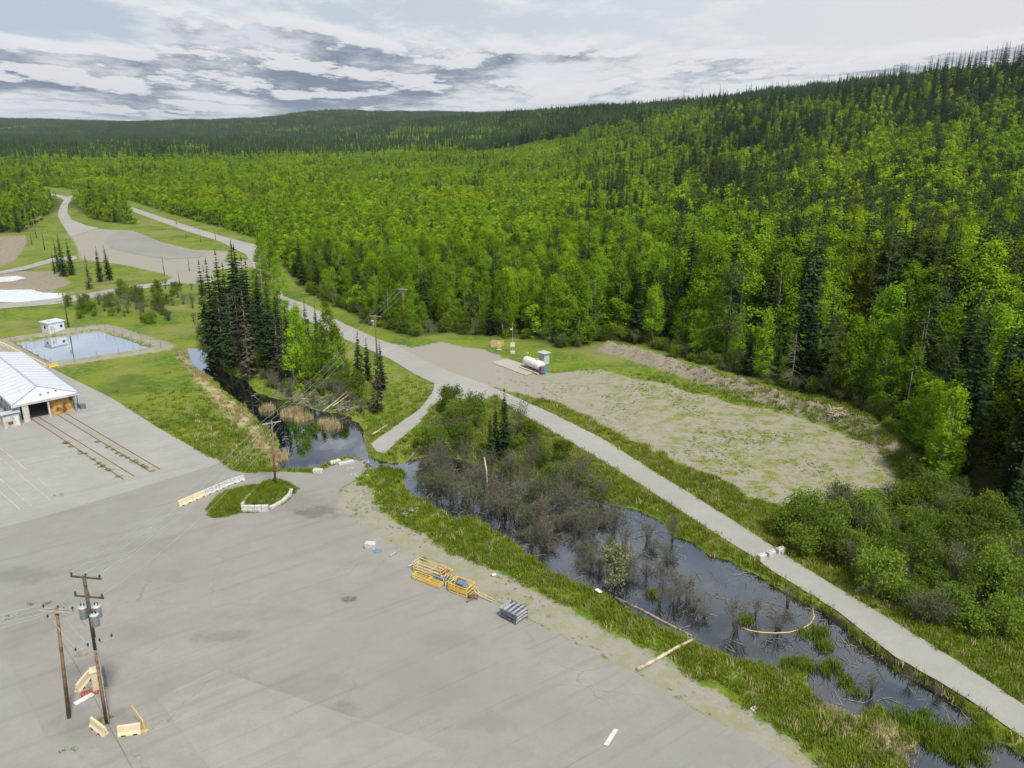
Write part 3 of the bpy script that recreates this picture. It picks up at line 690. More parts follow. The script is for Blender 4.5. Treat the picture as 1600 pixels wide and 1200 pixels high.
MATS = {'spruce': ('bark', 'spruce'), 'pine': ('bark', 'pine'), 'aspen': ('aspenbark', 'aspen'), 'young': ('aspenbark', 'young'), 'dead': ('loggrey', 'deadneedle')}
MESH = {}
for k, lst in K.items():
    b = k.split('_')[0]
    if k.endswith('_far'):
        MESH[k] = [joined(k, t, c, M[MATS[b][0]], M[MATS[b][1]]) for t, c in lst]
    else:
        MESH[k] = [(geom('trunk', t, M[MATS[b][0]]), geom('crown', c, M[MATS[b][1]])) for t, c in lst]
        if k in ('spruce', 'pine', 'aspen', 'young'):
            MESH[k + '_one'] = [joined(k, t, c, M[MATS[b][0]], M[MATS[b][1]]) for t, c in lst]

def scatter(name, pts, meshes, label, kind='stuff', cat=None):
    """ONE object that stands many copies of a few plants on its points; pts rows: x y z rot sx sz variant"""
    pts = np.asarray(pts, float)
    me = bpy.data.meshes.new(name); me.vertices.add(len(pts)); me.vertices.foreach_set('co', pts[:, :3].astype(np.float32).ravel())
    for an, vals, ty in (('rot', pts[:, 3], 'FLOAT'), ('sx', pts[:, 4], 'FLOAT'), ('sz', pts[:, 5], 'FLOAT'), ('var', pts[:, 6], 'INT')):
        a = me.attributes.new(an, ty, 'POINT'); a.data.foreach_set('value', vals.astype(np.int32 if ty == 'INT' else np.float32))
    col = bpy.data.collections.new(name + '_kinds')
    for i, m in enumerate(meshes):
        o = bpy.data.objects.new('%s_kind_%02d' % (name, i), m); col.objects.link(o)
    ng = bpy.data.node_groups.new(name, 'GeometryNodeTree')
    ng.interface.new_socket('Geometry', in_out='INPUT', socket_type='NodeSocketGeometry'); ng.interface.new_socket('Geometry', in_out='OUTPUT', socket_type='NodeSocketGeometry')
    N = ng.nodes; L = ng.links
    gi, go = N.new('NodeGroupInput'), N.new('NodeGroupOutput'); ip = N.new('GeometryNodeInstanceOnPoints'); ci = N.new('GeometryNodeCollectionInfo')
    ci.inputs['Collection'].default_value = col; ci.inputs['Separate Children'].default_value = True; ci.inputs['Reset Children'].default_value = True
    def at(n, ty):
        a = N.new('GeometryNodeInputNamedAttribute'); a.data_type = ty; a.inputs['Name'].default_value = n; return a.outputs['Attribute']
    cr = N.new('ShaderNodeCombineXYZ'); L.new(at('rot', 'FLOAT'), cr.inputs[2])
    cs = N.new('ShaderNodeCombineXYZ'); sx = at('sx', 'FLOAT'); L.new(sx, cs.inputs[0]); L.new(sx, cs.inputs[1]); L.new(at('sz', 'FLOAT'), cs.inputs[2])
    L.new(gi.outputs[0], ip.inputs['Points']); L.new(ci.outputs[0], ip.inputs['Instance']); ip.inputs['Pick Instance'].default_value = True
    L.new(at('var', 'INT'), ip.inputs['Instance Index']); L.new(cr.outputs[0], ip.inputs['Rotation']); L.new(cs.outputs[0], ip.inputs['Scale'])
    L.new(ip.outputs[0], go.inputs[0])
    o = link(name, me); md = o.modifiers.new('scatter', 'NODES'); md.node_group = ng
    return tag(o, label, cat, kind=kind)
def plant(name, kind, var, loc, rz, sx, sz, label, cat, group):
    t = thing(name, label, cat, loc, rz, group); t.scale = (sx, sx, sz)
    tm, cm = MESH[kind][var]
    link('trunk', tm, t); link('crown', cm, t)
    return t

# ---------------------------------------------------------------- the forest
def spots(x0, x1, y0, y1, s, r):
    X, Y = np.meshgrid(np.arange(x0, x1, s), np.arange(y0, y1, s))
    X = (X + r.random(X.shape) * s * .95).ravel(); Y = (Y + r.random(Y.shape) * s * .95).ravel()
    k = (np.abs(X) < Y * .70 + 30)
    return X[k], Y[k]
r = np.random.default_rng(99)
rows = []
for (d0, d1, s) in ((60, 260, 3.1), (260, 520, 3.3), (520, 1250, 4.3)):
    X, Y = spots(-d1, d1, 40, d1, s, r); D = np.hypot(X, Y); k = (D >= d0) & (D < d1)
    X, Y, D = X[k], Y[k], D[k]
    ok = (forest_sd(X, Y) > .8) & (sdf(FIELD, X, Y) < 0) & (sdf(DRIVE, X, Y) < -3) & (sdf(TRACK, X, Y) < -1.5) & (sdf(ROAD, X, Y) < -4.5)
    X, Y, D = X[ok], Y[ok], D[ok]
    rows.append(np.stack([X, Y, D], 1))
F = np.concatenate(rows); X, Y, D = F.T
Zt = height(X, Y); q = .75 * X + .55 * Y; az = X / Y
pxx, pyy, _ = project(X, Y, Zt)
edge = forest_sd(X, Y)
nb1, nb2 = fbm(X / 55, Y / 55), fbm(X / 22 + 40, Y / 22)
conf = .30 + .9 * (nb2 - .5)
conf = np.where((az > .28) & (D < 360), .46 + 1.1 * (nb2 - .5), conf)
belt = sst((Y - 235 - 110 * np.clip(az / .3, 0, 1)) / 45)                # young aspen regrowth
conf = conf * (1 - belt) + belt * (.02 + .5 * sst((nb1 - .64) / .08))
grp = sst((nb2 - .60) / .06) * sst(az / .15)                             # clusters of taller spruces
conf = np.maximum(conf, .8 * grp)
up = sst((hill(X, Y) - 20) / 20)
conf = conf * (1 - up) + up * (.30 + .60 * sst((nb1 - .42) / .14))
conf = np.maximum(conf, .88 * sst((hill(X, Y) - 44) / 14))
leftv = sst((-.36 - az) / .06)
conf = np.where(leftv > .3, .16 + 1.2 * (nb1 - .5), conf)
tallb = sst((az - .30) / .15) * .5                                       # older trees among the regrowth to the right
belt = belt * (1 - up) * (1 - tallb)
grove = np.maximum(sdf(LEFTWOOD, X, Y), sdf(MIDWOOD, X, Y)) > 0
belt = np.where(grove, 0, belt); conf = np.where(grove, .32, conf)
isC = r.random(len(X)) < conf
young = (~isC) & (r.random(len(X)) < np.maximum(belt * .97, .12))
hgt = np.where(isC, 17 + 7 * r.random(len(X)), 15 + 7.5 * r.random(len(X))) * (.82 + .36 * nb1)
hgt = np.where(edge < 8, hgt * (.45 + .55 * r.random(len(X))), hgt)
hgt = np.where(young, 6.5 + 2.5 * r.random(len(X)) + 4.5 * nb1, hgt)
std = sdf(TRACK, X, Y); hgt = np.where((std > -22) & (Y < 160), hgt * .38, hgt)
hgt = np.where(isC & (belt > .5), hgt * np.where(grp > .3, 1.0, .72), hgt)
hgt = hgt * (.68 + .34 * sst((az - .02) / .26))
emer = isC & (Zt > 48) & (r.random(len(X)) < .09)
hgt = np.where(isC & (Zt > 46), hgt * .72, hgt); hgt = np.where(emer, 30 + 8 * r.random(len(X)), hgt); hgt = np.where(isC & (az > .2), hgt * 1.12, hgt)
keep = (pxx > -90) & (pxx < 1690) & ((Zt < 45) | (r.random(len(X)) < .7))
keep &= young | (r.random(len(X)) < np.where(D < 260, .66, np.where(D < 520, .70, .62)))

X, Y, D, Zt, isC, young, hgt, pxx, pyy, az, q, edge = [a[keep] for a in (X, Y, D, Zt, isC, young, hgt, pxx, pyy, az, q, edge)]
isP = isC & (r.random(len(X)) < .12) & (Zt < 15)
rot = r.random(len(X)) * 6.283; wd = np.where(hgt > 28, .8, .85 + .35 * r.random(len(X)))
used = np.zeros(len(X), bool)
WK = {'aspen': 1.12, 'young': 1.85, 'spruce': 1.25, 'pine': 1.2}
def zone(i):
    e, x = edge[i], pxx[i]
    if x < 430: return 'beside the far stretch of the road'
    if x < 560: return ('at the forest edge' if e < 9 else 'in the forest') + ' across the road from the creek spruces'
    if x < 700: return ('at the forest edge' if e < 9 else 'in the forest') + ' behind the doubled crossarm pole'
    if x < 900: return ('at the forest edge' if e < 9 else 'deeper in the forest') + ' behind the fuel tank'
    if x < 1080: return ('at the forest edge above' if e < 9 else 'in the forest behind') + ' the start of the dirt bank'
    if x < 1290: return ('at the forest edge above' if e < 9 else 'in the forest behind') + ' the middle of the dirt bank'
    if pyy[i] < 585: return 'uphill of the dirt track'
    return ('at the forest edge' if e < 9 else 'in the forest') + ' between root stump and dirt track'
for kind, nm, sel, words, cat in (('spruce', 'spruce_tree', isC & ~isP, 'dark narrow spruce', 'spruce'), ('pine', 'pine_tree', isP, 'olive green pine', 'pine'),
                            ('aspen', 'aspen_tree', ~isC & ~young, 'bright green aspen', 'aspen'), ('young', 'young_aspen', young, 'slender young light green aspen', 'aspen')):
    ii = np.nonzero(sel & (pyy < 1230) & (pxx > -20) & (pxx < 1620))[0]; ii = ii[np.argsort(D[ii])][:{'spruce': 250, 'pine': 120, 'aspen': 285, 'young': 120}[kind]]
    used[ii] = True; nat = 11. if kind == 'young' else 20.
    for i in ii:
        s = hgt[i] / nat; z = zone(i); sz_ = '' if kind == 'young' else ('short ' if hgt[i] < 13 else 'towering ' if hgt[i] > 21.5 else 'mid height ')
        plant(nm, kind, int(r.integers(len(MESH[kind]))), (X[i], Y[i], Zt[i] - .05), rot[i], s * wd[i] ** .7 * WK[kind], s, sz_ + words + ' ' + z, cat, sz_ + cat + 's ' + z)
    rest = np.nonzero(sel & ~used)[0]
    near = rest[D[rest] < 300]; far = rest[D[rest] >= 300]
    for part, ids, ms in (('near', near, MESH[kind + '_one']), ('far', far, MESH[kind + '_far'])):
        if not len(ids): continue
        s = hgt[ids] / nat
        rowsP = np.stack([X[ids], Y[ids], Zt[ids] - .05, rot[ids], s * wd[ids] ** .7 * WK[kind], s, r.integers(0, len(ms), len(ids))], 1)
        scatter(nm.replace('_tree', '') + ('_stand' if part == 'near' else '_forest'), rowsP, ms, 'mass of %ss in the forest' % cat)
# far woods: blocks of trees
def block(seed, fr, size=42, n=70, low=False):
    r = np.random.default_rng(seed); V = []; F4 = []; F3 = []; m3 = []; m4 = []; k = 0
    for i in range(n):
        x, y = (r.random(2) - .5) * size; c = r.random() < fr; h = (17 + 9 * r.random()) if c else ((6 + 4 * r.random()) if low else (13 + 6 * r.random()))
        if c:
            for lv in range(4):
                z0 = h * (.12 + .22 * lv); z1 = min(h, z0 + h * .36); rr = 2.5 * (1 - lv * .22) * (.8 + .4 * r.random()); o = r.random() * 6
                ring = [(x + rr * (.7 + .5 * r.random()) * math.cos(o + 6.283 * t / 6), y + rr * (.7 + .5 * r.random()) * math.sin(o + 6.283 * t / 6), z0 - .5 * r.random()) for t in range(6)]
                V += ring + [(x, y, z1)]; F3 += [(k + t, k + (t + 1) % 6, k + 6) for t in range(6)]; m3 += [0] * 6; k += 7
        else:
            P = np.array([x, y, h * .62]) + r.normal(size=(46, 3)) * (1.3, 1.3, h * .17)
            lv, lf = quad_leaves(P, 1.5, r, .5); V += [tuple(v) for v in lv]; F4 += [tuple(f + k) for f in lf]; m4 += [1] * len(lf); k += len(lv)
    return npmesh('block', np.array(V), [np.array(F4).reshape(-1, 4), np.array(F3).reshape(-1, 3)], [M['spruce'], M['young' if low else 'aspen']], m4 + m3)
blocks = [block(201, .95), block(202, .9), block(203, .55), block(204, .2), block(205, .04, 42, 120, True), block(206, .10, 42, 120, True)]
X2, Y2 = spots(-4300, 4300, 600, 6200, 40, r); D2 = np.hypot(X2, Y2); k = (D2 > 1235) & (D2 < 6000) & (np.abs(X2) < .72 * Y2); X2, Y2, D2 = X2[k], Y2[k], D2[k]
nbb = fbm(X2 / 420, Y2 / 420); cf = np.where((X2 < -.1 * Y2) & (D2 < 2200), nbb - .10, nbb + .22) + .25 * (r.random(len(X2)) - .5)
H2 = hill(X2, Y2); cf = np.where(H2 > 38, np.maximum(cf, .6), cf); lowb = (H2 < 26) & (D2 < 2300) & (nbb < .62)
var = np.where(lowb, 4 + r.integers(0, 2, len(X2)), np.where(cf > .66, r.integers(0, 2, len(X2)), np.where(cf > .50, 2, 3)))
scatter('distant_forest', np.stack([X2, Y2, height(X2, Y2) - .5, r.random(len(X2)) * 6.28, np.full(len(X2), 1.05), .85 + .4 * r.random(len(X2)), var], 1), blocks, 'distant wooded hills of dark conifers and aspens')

# ---------------------------------------------------------------- spruces along the creek and lone trees
def hz(x, y): return float(height(np.array([x]), np.array([y]))[0])
def tree_at(px, py, toppy, kind, var, label, group=None, wid=1.0, cat='spruce', nm='spruce_tree'):
    """a tree whose foot shows at (px, py) and whose top reaches the row toppy"""
    g = G(px, py); v = (toppy - 600) / FPX; t = g.y / (CP - v * SP); top = CAMH + t * (-SP - v * CP)
    h = max(2., top); s = h / (11. if kind == 'young' else 16. if kind == 'dead' else 20.)
    return plant(nm, kind, var, (g.x, g.y, hz(g.x, g.y) - .05), random.random() * 6.28, s * wid, s, label, cat, group)
cl = 'tall spruce in the dark clump between creek and road'; gg = 'spruces between creek and road'
for px, py, tp, k, v, wdt in ((326, 545, 412, 'spruce', 3, .8), (338, 560, 405, 'spruce', 1, .85), (352, 540, 400, 'spruce', 0, .8), (372, 560, 386, 'spruce', 2, 1.0), (382, 535, 392, 'spruce', 0, 1.1), (395, 565, 415, 'spruce', 2, .9),
                         (412, 560, 440, 'spruce', 1, .9), (430, 590, 448, 'spruce', 0, .85), (404, 580, 470, 'spruce', 3, 1.0), (443, 590, 478, 'spruce', 1, .9), (482, 565, 478, 'spruce', 0, .8), (497, 560, 485, 'spruce', 1, .8), (362, 585, 470, 'spruce', 4, .9)):
    tree_at(px, py, tp - 10, k, v, cl, gg, wdt * 1.4)
for px, py, tp, v_ in ((345, 545, 430, 1), (360, 530, 410, 0), (405, 545, 425, 2), (420, 575, 455, 1), (455, 585, 480, 3), (467, 575, 490, 1), (390, 545, 400, 1), (436, 560, 462, 0)): tree_at(px, py, tp, 'spruce', v_, 'slimmer spruce set among the creek clump', 'slim spruces in the creek clump', 1.5)
for px, py, tp in ((350, 562, 455), (377, 575, 450), (390, 590, 452), (437, 597, 490), (447, 602, 500), (366, 570, 460)):
    tree_at(px, py, tp, 'dead', random.randint(0, 1), 'dead grey spruce with bare twigs in the creek clump', 'dead spruces by the creek', 1.1, nm='dead_spruce')
tree_at(590, 645, 552, 'dead', 0, 'dead grey brown spruce beside the grassy verge', None, 1.5, nm='dead_spruce')
for px, py, tp, v in ((560, 600, 515, 2), (575, 595, 528, 0), (597, 610, 532, 0)):
    tree_at(px, py, tp, 'spruce', v, 'dark green spruce by the grassy verge under the utility pole', 'spruces on the verge', 1.1)
for px, py, tp, wdt in ((775, 715, 628, 1.2), (788, 718, 606, 1.3), (766, 722, 640, 1.2)):
    tree_at(px, py, tp, 'spruce', 1, 'slim brown tipped spruce standing in the marsh thicket', 'spruces in the marsh thicket', wdt)
for px, py, tp, v in ((92, 425, 374, 1), (100, 432, 366, 2), (113, 430, 372, 0), (157, 440, 384, 0), (172, 438, 382, 2), (86, 428, 390, 3)):
    tree_at(px, py, tp, 'spruce', v, 'dark spruce standing beside the far pools', 'spruces beside the far pools', 1.1)
tree_at(140, 452, 400, 'dead', 0, 'dead grey spruce beside the far pools', None, 1.5, nm='dead_spruce')
for px, py, tp, k, v in ((455, 575, 470, 'aspen', 1), (470, 590, 480, 'aspen', 0), (462, 610, 510, 'young', 0), (425, 560, 468, 'aspen', 3), (515, 575, 470, 'aspen', 1), (528, 590, 505, 'young', 1), (500, 600, 520, 'young', 2), (487, 610, 540, 'young', 0), (535, 605, 535, 'young', 1), (415, 470, 415, 'aspen', 3), (428, 500, 440, 'aspen', 4), (402, 480, 420, 'aspen', 1), (420, 452, 362, 'aspen', 0), (412, 440, 368, 'aspen', 3), (430, 462, 380, 'aspen', 1), (438, 475, 400, 'aspen', 4), (407, 428, 372, 'young', 0), (440, 530, 455, 'aspen', 1)):
    tree_at(px, py, tp, k, v, 'green aspen among the spruces between creek and road', 'aspens between creek and road', 1.0, 'aspen', 'aspen_tree')
for px, py, tp in ((1433, 640, 470), (1425, 655, 480), (1395, 640, 500), (1235, 610, 520)):
    g = G(px, py); v = (tp - 600) / FPX; t = g.y / (CP - v * SP); h = CAMH + t * (-SP - v * CP)
    sn = make_snag(px, h, 2.4, 80); o = thing('dead_snag', 'bare grey dead tree standing at the forest edge', 'dead tree', (g.x, g.y, hz(g.x, g.y)), 0, 'bare snags')
    link('trunk', npmesh('trunk', sn[0][0], sn[0][1], [M['loggrey']]), o)

# ---------------------------------------------------------------- shrubs
B = {'alder': [make_bush(s, H, R, 14, 40, .24, 34, 1.0, 3) for s, H, R in ((71, 4.2, 2.0), (72, 3.4, 1.8), (73, 5.0, 2.1))],
     'willow': [make_bush(s, H, R, 22, 8, .17, 14, 1.0, 9) for s, H, R in ((81, 4.2, 2.0), (82, 5.2, 2.0), (83, 3.4, 1.8))],
     'bare': [make_bush(s, H, R, 24, 2, .14, 2, 1.0, 11) for s, H, R in ((91, 4.4, 1.9), (92, 3.4, 1.9), (93, 5.0, 1.7))],
     'pale': [make_bush(101, 3.6, 1.5, 12, 40, .24, 16, 1.0, 3)]}
BM = {'alder': ('twig', 'alder'), 'willow': ('twig', 'willow'), 'bare': ('twig', 'willow'), 'pale': ('twig', 'palebush')}
for k, l in B.items(): MESH['b_' + k] = [(geom('stems', t, M[BM[k][0]]), geom('leaves', c, M[BM[k][1]])) for t, c in l]
BUSHES = []
def bush(k, x, y, s, label, group, z=None): BUSHES.append((k, x, y, s, label, group, z))
def fill(poly_px, step, kinds, s0, s1, label, group, skip=.15, avoid=()):
    P = Gp(poly_px); xs = [p.x for p in P]; ys = [p.y for p in P]
    X, Y = np.meshgrid(np.arange(min(xs), max(xs), step), np.arange(min(ys), max(ys), step))
    X = (X + (r.random(X.shape) - .5) * step).ravel(); Y = (Y + (r.random(Y.shape) - .5) * step).ravel()
    k = (sdf(P, X, Y) > 0) & (r.random(len(X)) > skip)
    for av, mrg in avoid: k &= sdf(av, X, Y) < -mrg
    for x, y in zip(X[k], Y[k]):
        bush(random.choice(kinds), x, y, s0 + (s1 - s0) * random.random(), label, group)
fill([(1215, 868), (1260, 905), (1330, 940), (1400, 962), (1470, 985), (1560, 995), (1660, 1010), (1660, 890), (1560, 830), (1450, 765), (1400, 790), (1300, 800), (1235, 815)], 2.2, ['alder', 'alder', 'willow'], .5, 1.0, 'green bush in the thicket above the road blocks', 'alder thicket above the road', .06, ((ROAD, 1.6),))
fill([(655, 698), (688, 645), (705, 636), (740, 640), (760, 660), (750, 700), (700, 712), (655, 712)], 2.3, ['alder', 'alder', 'willow'], .5, .9, 'green willow bush in the wedge between the two road arms', 'bushes between the road arms', .1, ((ROAD, 1.0),))
fill([(790, 690), (810, 665), (850, 700), (920, 745), (960, 775), (930, 785), (860, 755), (800, 735)], 2.4, ['willow', 'alder', 'willow'], .6, 1.0, 'olive bush on the bank below the road', 'willows on the road bank', .2, ((ROAD, 1.5),))
fill([(650, 722), (700, 715), (760, 730), (830, 745), (900, 770), (965, 790), (985, 812), (955, 850), (905, 850), (845, 828), (790, 812), (740, 800), (690, 775), (655, 755)], 2.0, ['bare', 'willow', 'bare', 'willow', 'bare'], .62, 1.08, 'grey brown willow standing in the marsh thicket', 'willows in the marsh', .14)
fill([(840, 780), (940, 800), (1010, 830), (1060, 870), (1100, 930), (1090, 960), (1030, 945), (960, 890), (880, 870), (830, 840)], 2.3, ['bare', 'bare', 'bare', 'willow'], .38, .8, 'grey twiggy willow thinning out toward the open pond', 'thinning pond willows', .38)
fill([(800, 815), (860, 840), (930, 860), (940, 880), (890, 880), (830, 850)], 2.6, ['bare', 'bare', 'willow'], .4, .7, 'low twiggy grey bush in the dark marsh water', 'low bushes in the marsh water', .3)
fill([(470, 600), (520, 610), (575, 630), (560, 650), (520, 645), (470, 632), (420, 615), (400, 605), (420, 598)], 2.3, ['bare', 'bare', 'willow'], .35, .75, 'grey brush heaped along the creek bank', 'brush along the creek', .15)
fill([(330, 520), (370, 500), (420, 520), (480, 540), (540, 580), (545, 610), (480, 605), (420, 590), (350, 560)], 2.6, ['alder', 'willow', 'alder'], .7, 1.35, 'tall leafy bush filling the gaps between the creek spruces', 'bushes among the creek spruces', .25, ((ROAD, 2.0),))
fill([(520, 590), (560, 610), (590, 640), (550, 640), (510, 615)], 2.4, ['willow', 'alder', 'bare'], .5, .9, 'thin green grey willow beside the creek spruces', 'willows beside the creek spruces', .2)
fill([(300, 500), (330, 520), (340, 555), (400, 590), (470, 600), (460, 610), (400, 605), (345, 572), (310, 540)], 2.4, ['bare', 'willow', 'bare'], .3, .6, 'dull grey shrub at the foot of the creek spruces', 'shrubs at the foot of the spruces', .2)
fill(Z1([(420, 1190), (700, 1120), (900, 1085), (1280, 1075), (1290, 1190), (1000, 1250), (600, 1260)]), 4.2, ['alder', 'willow'], .4, .85, 'rounded green bush on the bank beyond the reservoir', 'bushes beyond the reservoir', .35)
fill([(100, 478), (180, 465), (230, 475), (270, 500), (250, 515), (190, 498), (120, 500)], 3.6, ['alder', 'willow'], .4, .8, 'green bush behind the reservoir', 'bushes behind the reservoir', .35)
# low growth under the forest edge
ep = []
for a, b in zip(FEDGE[2:-4], FEDGE[3:-3]):
    n = int((b - a).length / 2.1)
    for k in range(n):
        p = a.lerp(b, k / max(1, n)); ep.append((p.x + random.uniform(-1.2, 1.6), p.y + random.uniform(-.5, 3.2)))
ep = [p for p in ep if p[1] < 230][:170]
for x, y in ep: bush(random.choice(['alder', 'alder', 'willow']), x, y, random.uniform(.4, .85), 'low green bush under the front trees of the forest', 'bushes along the forest edge')
for px, py, s, k in ((1149, 985, .8, 'bare'), (1215, 985, .85, 'bare'), (1180, 965, .4, 'bare'), (1050, 850, .6, 'bare'), (1012, 845, .7, 'bare'), (1085, 955, .55, 'bare'), (1100, 965, .5, 'willow'), (1060, 935, .5, 'bare'), (1230, 945, .5, 'willow'), (1362, 1085, .5, 'bare'), (1420, 1070, .35, 'bare'), (1465, 1090, .35, 'bare'), (1010, 900, .35, 'bare'), (975, 860, .6, 'bare'), (1030, 945, .45, 'bare')):
    g = G(px, py, WL); bush(k, g.x, g.y, s, 'lone twiggy bush standing in the open pond', 'lone bushes in the open pond', WL - .1)
g = G(962, 912, WL); bush('pale', g.x, g.y, 1.05, 'pale cream leaved bush standing in the pond beside the sunken log', None, WL - .1)

BUSHES.sort(key=lambda q: math.hypot(q[1], q[2]) / q[3])
BZ = height(np.array([q[1] for q in BUSHES]), np.array([q[2] for q in BUSHES])) - .05
restB = []
BK = {'alder': 0, 'willow': 3, 'bare': 6, 'pale': 9}
for n_, (k, x, y, s, label, group, z) in enumerate(BUSHES):
    zz_ = BZ[n_] if z is None else z; vv = random.randrange(len(MESH['b_' + k])); rz = random.random() * 6.28; sz = s * (.70 + .65 * random.random())
    if n_ < 292 or z is not None:
        sw = {'alder': 'leafy ', 'willow': 'sparse ', 'bare': 'bare ', 'pale': ''}[k] + ('big ' if s > .88 else 'small ' if s < .62 else ''); lb_ = label if group is None else (sw + label)
        t = thing('shrub', lb_, 'shrub', (x, y, zz_), rz, group and sw + group); t.scale = (s, s, sz); a, b = MESH['b_' + k][vv]; link('stems', a, t); link('leaves', b, t)
    else: restB.append((x, y, zz_, rz, s, sz, BK[k] + vv))
scatter('shrub_undergrowth', restB, [joined('shrub', t, c, M[BM[k][0]], M[BM[k][1]]) for k in ('alder', 'willow', 'bare', 'pale') for t, c in B[k]], 'small green shrubs of the undergrowth')

# ---------------------------------------------------------------- grass and reeds
def tuft(seed, n, h, sp, wdt, bend):
    rr = np.random.default_rng(seed); V = []; F = []; k = 0
    for i in range(n):
        a = rr.random() * 6.283; b0 = rr.normal(size=2) * sp; L = h * (.55 + .6 * rr.random()); o = np.array([math.cos(a), math.sin(a), 0]); s_ = np.array([-o[1], o[0], 0]) * wdt
        p0 = np.array([b0[0], b0[1], -.05]); p1 = p0 + o * L * bend * .4 + (0, 0, L * .6); p2 = p0 + o * L * bend + (0, 0, L)
        V += [p0 - s_, p0 + s_, p1 + s_ * .8, p1 - s_ * .8, p2]; F += [(k, k + 1, k + 2), (k, k + 2, k + 3), (k + 3, k + 2, k + 4)]; k += 5
    return np.array(V), [np.array(F)]
tg = [npmesh('tuft', *tuft(s, 20, h, .22, .030, b), [M['grass']]) for s, h, b in ((301, .34, .5), (302, .26, .7), (303, .46, .45))]
tr2 = [npmesh('tuft', *tuft(s, 26, h, .30, .030, b), [M['reed']]) for s, h, b in ((311, 1.1, .3), (312, .8, .45))]
ts = [npmesh('tuft', *tuft(s, 26, h, .28, .034, b), [M['sedge']]) for s, h, b in ((321, .8, .4), (322, .6, .5))]
tg.append(npmesh('tuft', *tuft(304, 16, .5, .20, .028, .35), [M['reed']]))
def carpet(n, box, ok, meshes, s0, s1, name, label):
    x = box[0] + (box[1] - box[0]) * r.random(n); y = box[2] + (box[3] - box[2]) * r.random(n)
    k = ok(x, y); x, y = x[k], y[k]
    scatter(name, np.stack([x, y, height(x, y), r.random(len(x)) * 6.28, s0 + (s1 - s0) * r.random(len(x)), s0 + (s1 - s0) * r.random(len(x)), np.where(r.random(len(x)) < .07, len(meshes) - 1, r.integers(0, max(1, len(meshes) - 1), len(x)))], 1), meshes, label)
waters = (POND, CREEK, SLOUGH, RES)
def grass_ok(x, y):
    px_, py_, _ = project(x, y, 0); k = (px_ > -30) & (px_ < 1640) & (py_ < 1240)
    for p in (YARD, APRON, ROAD): k &= sdf(p, x, y) < -.12
    k &= (sdf(RES, x, y) < -.3) & (height(x, y) > WL + .10)
    gsd = np.maximum(sdf(GRAVEL, x, y), sdf(STRIP, x, y)); nz = fbm(x / 2.5, y / 2.5, 3)
    k &= gsd < -.3 + (nz - .5) * 3
    k &= (sdf(DRY, x, y) < 0) | (r.random(len(x)) < .3)
    k &= forest_sd(x, y) < 3
    return k & (r.random(len(x)) < np.clip((150 - y) / 50, 0, 1) * np.where(x < -15, np.clip((x + 72) / 40, 0, .55), 1))
carpet(150000, (-75, 75, 45, 165), grass_ok, tg, .7, 1.5, 'grass', 'short rough green grass')
def weed_ok(x, y):
    nz = fbm(x / 6, y / 6, 3); dens_ = np.where(sdf(STRIP, x, y) > 0, .5, np.clip((x + .12 * (y - 120) + 2) / 30, .10, 1.0))
    return (np.maximum(sdf(GRAVEL, x, y), sdf(STRIP, x, y)) > -.5) & (sdf(YARD, x, y) < 0) & (sdf(ROAD, x, y) < 0) & (r.random(len(x)) < dens_ * sst((nz - .38) / .25))
carpet(26000, (-25, 70, 48, 150), weed_ok, tg, .28, .6, 'gravel_weeds', 'small weeds dotted over the gravel')
def reed_ok(x, y):
    d = sdf(CREEK, x, y) + .7; nz = fbm(x / 3, y / 3, 2)
    k = ((sdf(DRY, x, y) > -.6) & (nz > .50) & (r.random(len(x)) < .7)) | ((sdf(MUD, x, y) > 0) & (nz > .45))
    return k & (d < 0) & (sdf(APRON, x, y) < -1) & (sdf(ROAD, x, y) < -1) & (sdf(YARD, x, y) < -1)
carpet(60000, (-75, 50, 48, 165), reed_ok, tr2, .32, .70, 'dry_reeds', 'dry tan reeds along the creek')
def clumps(lst, meshes, name, label, z=WL):
    rowsC = []
    for px, py, rad, n in lst:
        g = G(px, py, z)
        for i in range(n):
            a = random.random() * 6.283; d = rad * math.sqrt(random.random()); rowsC.append((g.x + d * math.cos(a), g.y + d * math.sin(a) * 1.2, z - .05, random.random() * 6.28, random.uniform(.7, 1.2), random.uniform(.7, 1.2), random.randrange(len(meshes))))
    return scatter(name, rowsC, meshes, label)
clumps([(455, 646, 1.7, 60), (475, 655, 1.0, 26), (512, 664, 1.3, 40), (418, 640, .9, 30), (520, 668, 1.0, 30), (437, 715, 1.2, 26)], tr2, 'reed_islands', 'pale reed clumps standing in the creek pond')
clumps([(1255, 991, .4, 8), (1278, 990, .7, 18), (1282, 1007, .6, 14), (1168, 970, .6, 10), (1240, 1045, 1.0, 26), (1300, 1048, .9, 18), (1258, 1040, .8, 14), (1420, 1135, 1.6, 34), (1470, 1150, 2.2, 60), (1500, 1165, 2.0, 50), (1530, 1150, 1.2, 22), (1335, 1075, 1.0, 14), (1020, 930, .3, 6), (600, 737, 1.0, 40), (618, 742, 1.2, 50), (520, 727, .8, 25), (500, 668, 1.0, 20), (445, 632, .8, 16)], ts, 'sedge_clumps', 'green sedge clumps in shallow water')

